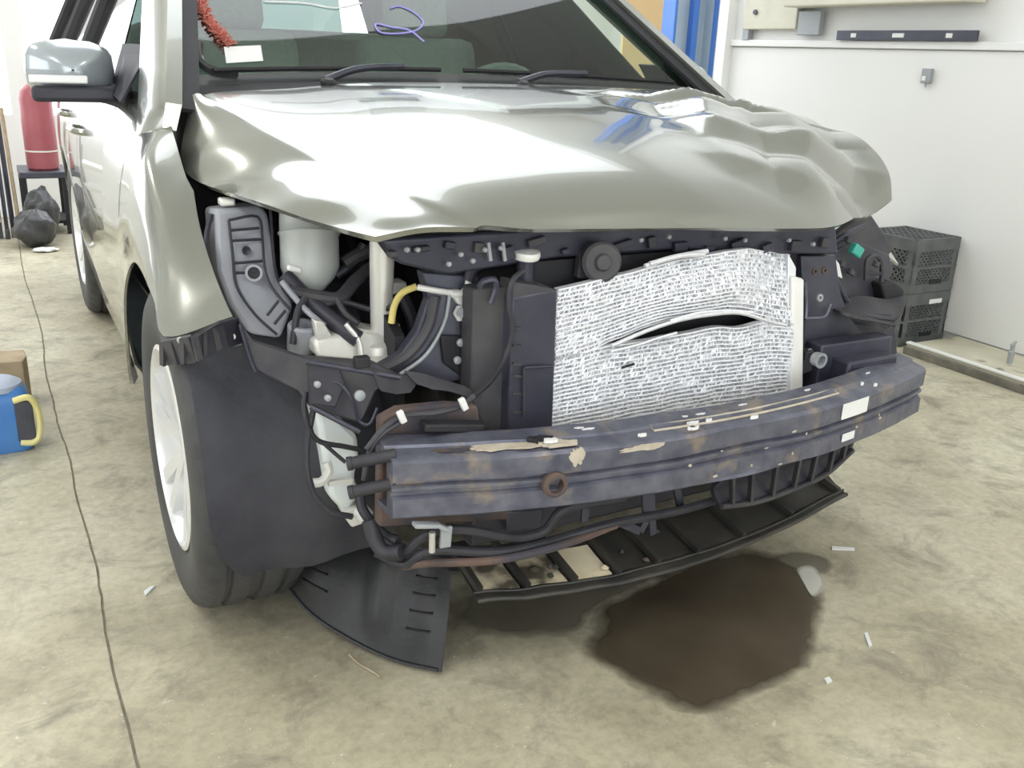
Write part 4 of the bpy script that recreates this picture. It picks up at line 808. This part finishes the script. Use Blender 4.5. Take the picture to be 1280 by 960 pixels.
# ================================================================== OTHER THINGS
# milk crates
def make_crate(name):
    t = empty(name); Wd, Dp, H = .300, .315, .250; th = .010
    fr_ = MB()
    for sx in (-1, 1):
        for sy in (-1, 1):
            fr_.box((sx*(Wd/2-.018), sy*(Dp/2-.005), H/2), (.036, .010, H)); fr_.box((sx*(Wd/2-.005), sy*(Dp/2-.018), H/2), (.010, .036, H))
    for z, h in ((.022, .044), (H-.028, .056), (H*.47, .012)):
        for s in (-1, 1):
            fr_.box((0, s*(Dp/2-.004), z), (Wd, .012, h)); fr_.box((s*(Wd/2-.004), 0, z), (.012, Dp, h))
    fr_.box((0, -Dp/2+.003, H*.82), (Wd+.006, .006, .008)); fr_.box((-Wd/2+.003, 0, H*.82), (.006, Dp+.006, .008))
    fr_.build('crate_frame', 'crate', t, smooth=0, bevel=.0015)
    for axis, s in (('y', -1), ('y', 1), ('x', -1), ('x', 1)):
        lt = MB(); ln = (Wd if axis == 'y' else Dp)-.07
        for z0, z1 in ((.044, H*.46), (H*.48, H-.056)):
            hh = z1-z0
            for k in range(-4, 10):
                for dr in (-1, 1):
                    a = -ln/2+k*ln/9; b = a+dr*hh
                    pa_, pb_ = a, b; qa, qb = z0, z1
                    # clip to panel
                    def clip(p0, z0_, p1, z1_):
                        L_, R2 = -ln/2, ln/2
                        if (p0 < L_ and p1 < L_) or (p0 > R2 and p1 > R2): return None
                        for _ in range(2):
                            if p0 < L_ or p0 > R2:
                                e = L_ if p0 < L_ else R2; t_ = (e-p0)/(p1-p0); p0, z0_ = e, z0_+(z1_-z0_)*t_
                            p0, z0_, p1, z1_ = p1, z1_, p0, z0_
                        return p0, z0_, p1, z1_
                    cc = clip(pa_, qa, pb_, qb)
                    if not cc or abs(cc[0]-cc[2]) < .006: continue
                    A_ = (cc[0], s*(Dp/2-.005), cc[1]) if axis == 'y' else (s*(Wd/2-.005), cc[0], cc[1]); B_ = (cc[2], s*(Dp/2-.005), cc[3]) if axis == 'y' else (s*(Wd/2-.005), cc[2], cc[3])
                    lt.bar(A_, B_, .006, .006, up=(0, 1, 0) if axis == 'y' else (1, 0, 0))
        lt.build('lattice_side', 'crate', t, smooth=0)
    tp = MB()
    for k in range(9):
        tp.box((-Wd/2+Wd*(k+.5)/9, 0, H-.004), (.007, Dp-.01, .007)); tp.box((0, -Dp/2+Dp*(k+.5)/9, H-.004), (Wd-.01, .007, .007))
    tp.build('grid_base', 'crate', t, smooth=0)
    MB().box((0.02, -Dp/2-.002, .048), (.08, .004, .020)).build('hand_slot', 'black', t, bevel=.001)
    return t
c1 = make_crate('milk_crate'); c1.location = (2.590, .975, 0.0); tag(c1, 'lower black milk crate on the floor with a white label strip', 'crate', 'stacked milk crates')
MB().box((.05, -.1605, .205), (.085, .004, .022)).build('label_strip', 'white', c1, bevel=.002)
c2 = make_crate('milk_crate'); c2.location = (2.588, .972, .252); c2.rotation_euler = (0, 0, .015); tag(c2, 'upper black milk crate stacked upside down on the lower one', 'crate', 'stacked milk crates')
# door latch bolt standing at the wall kerb
t = empty('floor_bolt', (2.50, .30, .05)); t.location = at(1262, 452, x=2.55); t.location.z = .055; tag(t, 'small galvanised drop bolt at the foot of the white panel', 'bolt')
MB().lathe([(.012, 0), (.013, .05), (.009, .055), (.009, .085)], (0, 0, 0), (0, 0, 1), 12).build('bolt_body', 'greymetal', t)
MB().bar((-.03, -.01, .085), (.03, .01, .088), .01, .008).build('bolt_handle', 'greymetal', t, bevel=.002)
# electrical box on the white panel
ob = at(1161, 95, x=2.752); t = empty('outlet_box', ob+Vector((0, 0, -.03))); tag(t, 'small grey metal box fixed high on the white wall', 'outlet')
MB().box((-.012, 0, .03), (.024, .05, .066)).build('box_body', 'greymetal', t, bevel=.003)
MB().box((-.026, .006, .018), (.006, .022, .022)).build('box_hasp', 'white', t, bevel=.003)
MB().tube([(-.012, 0, -.002), (-.012, 0, -.022)], .004, 6).build('hanging_pin', 'greymetal', t)
# dark level bar resting on the panel cap
a_, b_ = at(1046, 50, x=2.722), at(1222, 42, x=2.722)
lv = empty('spirit_level', (2.725, (a_.y+b_.y)/2, 1.355)); tag(lv, 'long dark metal level lying on the white panel ledge', 'level')
LN = abs(a_.y-b_.y)
MB().box((0, 0, .024), (.022, LN, .046)).build('level_body', 'darkmetal', lv, smooth=0, bevel=.003)
for f_ in (-.33, .02, .36): MB().box((-.0115, LN*f_, .024), (.004, .07 if f_ == .02 else .035, .020)).build('vial_window', 'white', lv, bevel=.004)
# lift post beyond the wall corner
lp = empty('lift_post', (2.85, 3.12, 0)); tag(lp, 'blue and pale car lift post behind the right windscreen pillar', 'lift post')
MB().box((0, .06, 1.75), (.34, .02, 3.5)).build('web', 'liftpale', lp, smooth=0)
MB().box((-.165, 0, 1.75), (.02, .13, 3.5)).build('flange', 'liftblue', lp, smooth=0, bevel=.003)
MB().box((.165, 0, 1.75), (.02, .13, 3.5)).build('flange', 'liftpale', lp, smooth=0, bevel=.003)
MB().box((.0, -.03, 1.75), (.045, .05, 3.5)).build('chain_cover', 'liftblue', lp, smooth=0, bevel=.003)
MB().box((.145, -.068, 1.75), (.03, .012, 3.5)).build('flange_lip', 'liftblue', lp, smooth=0)
MB().box((0, 0, .01), (.5, .4, .02)).build('base_plate', 'liftblue', lp, smooth=0)
t = MB().box((3.55, 4.5, 1.2), (.55, .03, 2.4)).build('plywood_sheet', 'orange', smooth=0, bevel=.004); recentre(t); tag(t, 'upright orange-brown plywood sheet behind the blue lift post', 'board')
# blue jug at the left edge
jg = empty('fluid_jug', (-1.262, 1.10, 0)); tag(jg, 'blue plastic fluid jug with a pale yellow handle on the floor', 'jug')
jb = MB()
prof = [(.000, .92), (.012, 1.0), (.15, 1.0), (.175, .97), (.195, .85), (.205, .70)]
rows = []
for z, s in prof:
    rows.append([(.085*s*math.copysign(abs(math.cos(a))**.45, math.cos(a)), .075*s*math.copysign(abs(math.sin(a))**.45, math.sin(a)), z) for a in [2*math.pi*k/28 for k in range(29)]])
o_ = jb.grid(rows).build('jug_body', 'bluejug', jg, smooth=50)
MB().lathe([(.072, .193), (.07, .210), (.05, .222), (.03, .226)], (0, 0, 0), (0, 0, 1), 20).build('jug_shoulder', 'jugtop', jg)
MB().lathe([(.026, .222), (.028, .240), (.024, .246)], (-.02, 0, 0), (0, 0, 1), 18).build('jug_cap', 'jugtop', jg)
MB().tube(crs([(.040, -.074, .170), (.080, -.080, .178), (.098, -.074, .150), (.104, -.070, .10), (.098, -.072, .05), (.080, -.078, .030), (.045, -.076, .034)], 6), .010, 10).build('jug_handle', 'yellowhandle', jg)
MB().box((.065, -.074, .10), (.05, .012, .13)).build('handle_recess', 'darkmetal', jg, bevel=.004)
t = MB(); pr_ = [(-1.36, 1.46, 0), (-1.18, 1.44, 0), (-1.165, 1.50, 0), (-1.17, 1.58, 0), (-1.36, 1.60, 0)]
rows = [[Vector((x, y+.004*noise.noise((z*20, x*9, 0)), z)) for x, y, _ in pr_+pr_[:1]] for z in (0, .05, .11, .17)]
t.grid(rows); n6 = len(pr_)+1; t.f += [[3*n6+k for k in range(len(pr_))], [k for k in range(len(pr_)-1, -1, -1)]]
o_ = t.build('wood_block', 'wood', smooth=0, bevel=.004); recentre(o_); tag(o_, 'rough brown timber block standing behind the blue jug', 'wood block')
# bench, red cylinder, tools, bin bag
bn = empty('work_bench', (-.895, 4.98, 0)); tag(bn, 'low dark bench by the back wall holding the red cylinder', 'bench')
MB().box((0, 0, .385), (.28, .42, .04)).build('bench_top', 'darkmetal', bn, bevel=.005)
for x in (-.12, .12):
    for y in (-.17, .17): MB().box((x, y, .183), (.035, .035, .366)).build('leg', 'black', bn, smooth=0)
MB().box((0, 0, .08), (.27, .36, .02)).build('lower_shelf', 'black', bn, smooth=0)
rt = empty('gas_cylinder', (-.885, 4.93, .405)); tag(rt, 'red gas cylinder standing on the dark bench', 'cylinder')
MB().lathe([(.085, 0), (.097, .012), (.097, .44), (.085, .49), (.05, .525), (.03, .535)], (0, 0, 0), (0, 0, 1), 28).build('cylinder_shell', 'redtank', rt)
MB().lathe([(.098, .115), (.0985, .118), (.0985, .122), (.098, .125)], (0, 0, 0), (0, 0, 1), 28, cap=False).build('band', 'whiteplastic', rt)
MB().lathe([(.026, .53), (.026, .56), (.014, .565), (.014, .60), (.03, .605), (.03, .625)], (0, 0, 0), (0, 0, 1), 16).build('valve', 'darkmetal', rt)
MB().box((.05, -.084, .45), (.04, .004, .03), (.25, .5, .5)).build('cylinder_label', 'white', rt)
for k, (x0, y0, x1, y1, m_, lab) in enumerate(((-1.072, 4.70, -1.085, 5.0, 'wood', 'brown wooden handled tool leaning left of the bench'), (-1.108, 4.78, -1.112, 5.05, 'darkmetal', 'dark steel bar leaning behind the wooden handle'), (-1.145, 4.72, -1.145, 5.0, 'darkmetal', 'dark steel bar leaning at the photo left edge'))):
    t = empty('long_tool', (x0, y0, 0)); tag(t, lab, 'tool', 'tools leaning by the bench')
    d_ = Vector((x1-x0, y1-y0, .78-.05*k))
    MB().tube([(0, 0, .0), d_], .012+.003*(k % 2), 8).build('tool_shaft', m_, t)
    MB().box((0, 0, .03), (.028, .03, .06)).build('tool_head', 'darkmetal', t, bevel=.006)
def lump(name, c, r, m, lab, cat, seed, up=None):
    rows = []
    for i in range(19):
        a = math.pi*i/18; row = []
        for j in range(29):
            b = 2*math.pi*j/28; d = Vector((math.sin(a)*math.cos(b), math.sin(a)*math.sin(b), -math.cos(a)))
            q = 1+.22*noise.noise(d*2.2+Vector((seed, 0, 0)))+.10*noise.noise(d*6+Vector((seed, 3, 0)))
            p = Vector((d.x*r[0]*q, d.y*r[1]*q, r[2]+d.z*r[2]*q)); p.z = max(0, p.z); row.append(p)
        rows.append(row)
    o = MB().grid(rows).build(name, m, smooth=60); o.location = c; tag(o, lab, cat); return o
lump('bin_bag', (-1.0, 4.42, 0), (.12, .12, .11), 'bag', 'black crumpled bin bag on the floor before the bench', 'bag', 3)
lump('cloth_bundle', (-.94, 4.66, 0), (.10, .10, .16), 'bag', 'dark bundle slumped behind the bin bag', 'bundle', 8)
lump('paper_wad', (-.96, 4.24, 0), (.07, .05, .012), 'paper', 'flat white paper scrap in front of the bin bag', 'paper', 5)
sh = empty('shelf_rack', (-1.305, 4.75, 0)); tag(sh, 'narrow rack with white shelves at the photo left edge', 'rack')
MB().box((.12, 0, .32), (.03, .03, .64)).build('upright', 'darkmetal', sh, smooth=0)
for z in (.14, .33, .50): MB().box((0, 0, z), (.26, .30, .035)).build('shelf', 'whiteplastic', sh, smooth=0, bevel=.004)
# puddle and the darker patches beside it
def wet_mat(name, c, c2, rough, a_max):
    m = mat(name, c, rough, c2=c2, scale=5, amt=.5, bump=.12, bscale=40); nt = m.node_tree; N = nt.nodes; L = nt.links; b = N['Principled BSDF']
    at_ = N.new('ShaderNodeAttribute'); at_.attribute_name = 'film'
    tc = N.new('ShaderNodeTexCoord'); n = N.new('ShaderNodeTexNoise'); n.inputs['Scale'].default_value = 11; n.inputs['Detail'].default_value = 6; L.new(tc.outputs['Object'], n.inputs['Vector'])
    ad = N.new('ShaderNodeMath'); ad.operation = 'MULTIPLY_ADD'; ad.inputs[1].default_value = .9; L.new(n.outputs['Fac'], ad.inputs[0]); L.new(at_.outputs['Fac'], ad.inputs[2])
    mr = N.new('ShaderNodeMapRange'); mr.inputs['From Min'].default_value = .50; mr.inputs['From Max'].default_value = 1.05; mr.inputs['To Max'].default_value = a_max; L.new(ad.outputs[0], mr.inputs['Value'])
    L.new(mr.outputs[0], b.inputs['Alpha']); return m
M['puddle'] = wet_mat('oily_wet_concrete', (.060, .046, .030), (.125, .10, .07), .30, .93)
M['damp'] = wet_mat('darkened_concrete', (.14, .125, .095), (.22, .20, .155), .5, .75)
def blob(name, pts, m, th, lab, cat, fade=.28):
    P = crs([at(a, b, z=0) for a, b in pts], 8, closed=True)
    c = sum(P, Vector())/len(P); n = len(P); mb_ = MB(); NR = 8; film = []
    for k in range(NR):
        t = k/NR
        for p in P:
            q = c+(p-c)*(1-t); mb_.v.append(Vector((q.x, q.y, .0003+th*min(1, t*3)))); film.append(min(1, t/fade))
    mb_.v.append(Vector((c.x, c.y, .0003+th))); film.append(1.)
    for k in range(NR-1):
        for i in range(n): mb_.f.append((k*n+i, k*n+(i+1) % n, (k+1)*n+(i+1) % n, (k+1)*n+i))
    for i in range(n): mb_.f.append(((NR-1)*n+i, (NR-1)*n+(i+1) % n, NR*n))
    o = mb_.build(name, m, smooth=60, fixn=False)
    a = o.data.attributes.new('film', 'FLOAT', 'POINT'); a.data.foreach_set('value', film)
    recentre(o); tag(o, lab, cat); return o
blob('dark_patch', [(540, 775), (600, 800), (680, 800), (730, 790), (745, 768), (790, 740), (860, 708), (780, 700), (650, 720), (560, 735)], 'damp', .0004, 'darker floor patch under the middle of the undertray left of the puddle', 'stain', fade=.5)  # see-through film that darkens the floor under the undertray
blob('dark_patch', [(960, 700), (985, 688), (1030, 694), (1042, 710), (1020, 722), (990, 712)], 'damp', .0004, 'small damp streak running off the puddle to the upper right', 'stain', fade=.5)
blob('puddle', [(722, 818), (785, 858), (812, 878), (860, 892), (910, 890), (940, 872), (985, 858), (1020, 826), (1030, 780), (1030, 740), (1008, 708), (972, 690), (930, 682), (870, 696), (800, 728), (746, 760), (736, 790)], 'puddle', .0014, 'dark brown fluid puddle spreading under the front of the SUV', 'puddle')
# litter
def scrap(name, pts, m, lab, cat, h=.006):
    P = [at(a, b, z=0) for a, b in pts]; mb_ = MB().prism([p+Vector((0, 0, .001)) for p in P], (0, 0, h)); o = mb_.build(name, m, smooth=0); recentre(o); tag(o, lab, cat); return o
scrap('paper_scrap', [(318, 726), (332, 720), (350, 732), (349, 737), (316, 738)], 'paper', 'grey white paper scrap lying beside the front tyre', 'paper', .01)
o_ = MB().tube(crs([at(a, b, z=.006) for a, b in ((437, 818), (448, 829), (462, 837), (476, 846))], 5), .0035, 6).build('twig', 'twig'); recentre(o_); tag(o_, 'thin dry twig on the floor below the splash shield', 'twig')
scrap('plastic_sliver', [(1039, 684), (1068, 686), (1068, 689), (1040, 688)], 'white', 'thin white plastic sliver right of the puddle', 'debris', .003)
scrap('plastic_chip', [(1030, 850), (1036, 848), (1040, 853), (1034, 856)], 'white', 'tiny white chip on the floor below the puddle right side', 'debris', .004)
scrap('plastic_chip', [(1080, 793), (1084, 792), (1090, 808), (1086, 810)], 'paper', 'narrow pale chip on the floor far right of the puddle', 'debris', .003)
M['splash'] = wet_mat('dried_white_splash', (.62, .62, .56), (.78, .78, .72), .7, .8)
blob('white_splash', [(992, 708), (1014, 702), (1032, 720), (1026, 744), (1014, 752), (1000, 730)], 'splash', .0006, 'white dried splash at the upper right puddle edge', 'stain', fade=.7)
scrap('paper_curl', [(180, 741), (188, 735), (194, 734), (188, 740), (182, 746)], 'paper', 'small curled paper bit on the floor left of the tyre', 'paper', .004)
scrap('dirt_crumb', [(441, 775), (446, 773), (449, 777), (444, 780)], 'black', 'small dark crumb on the floor near the splash shield', 'debris', .005)
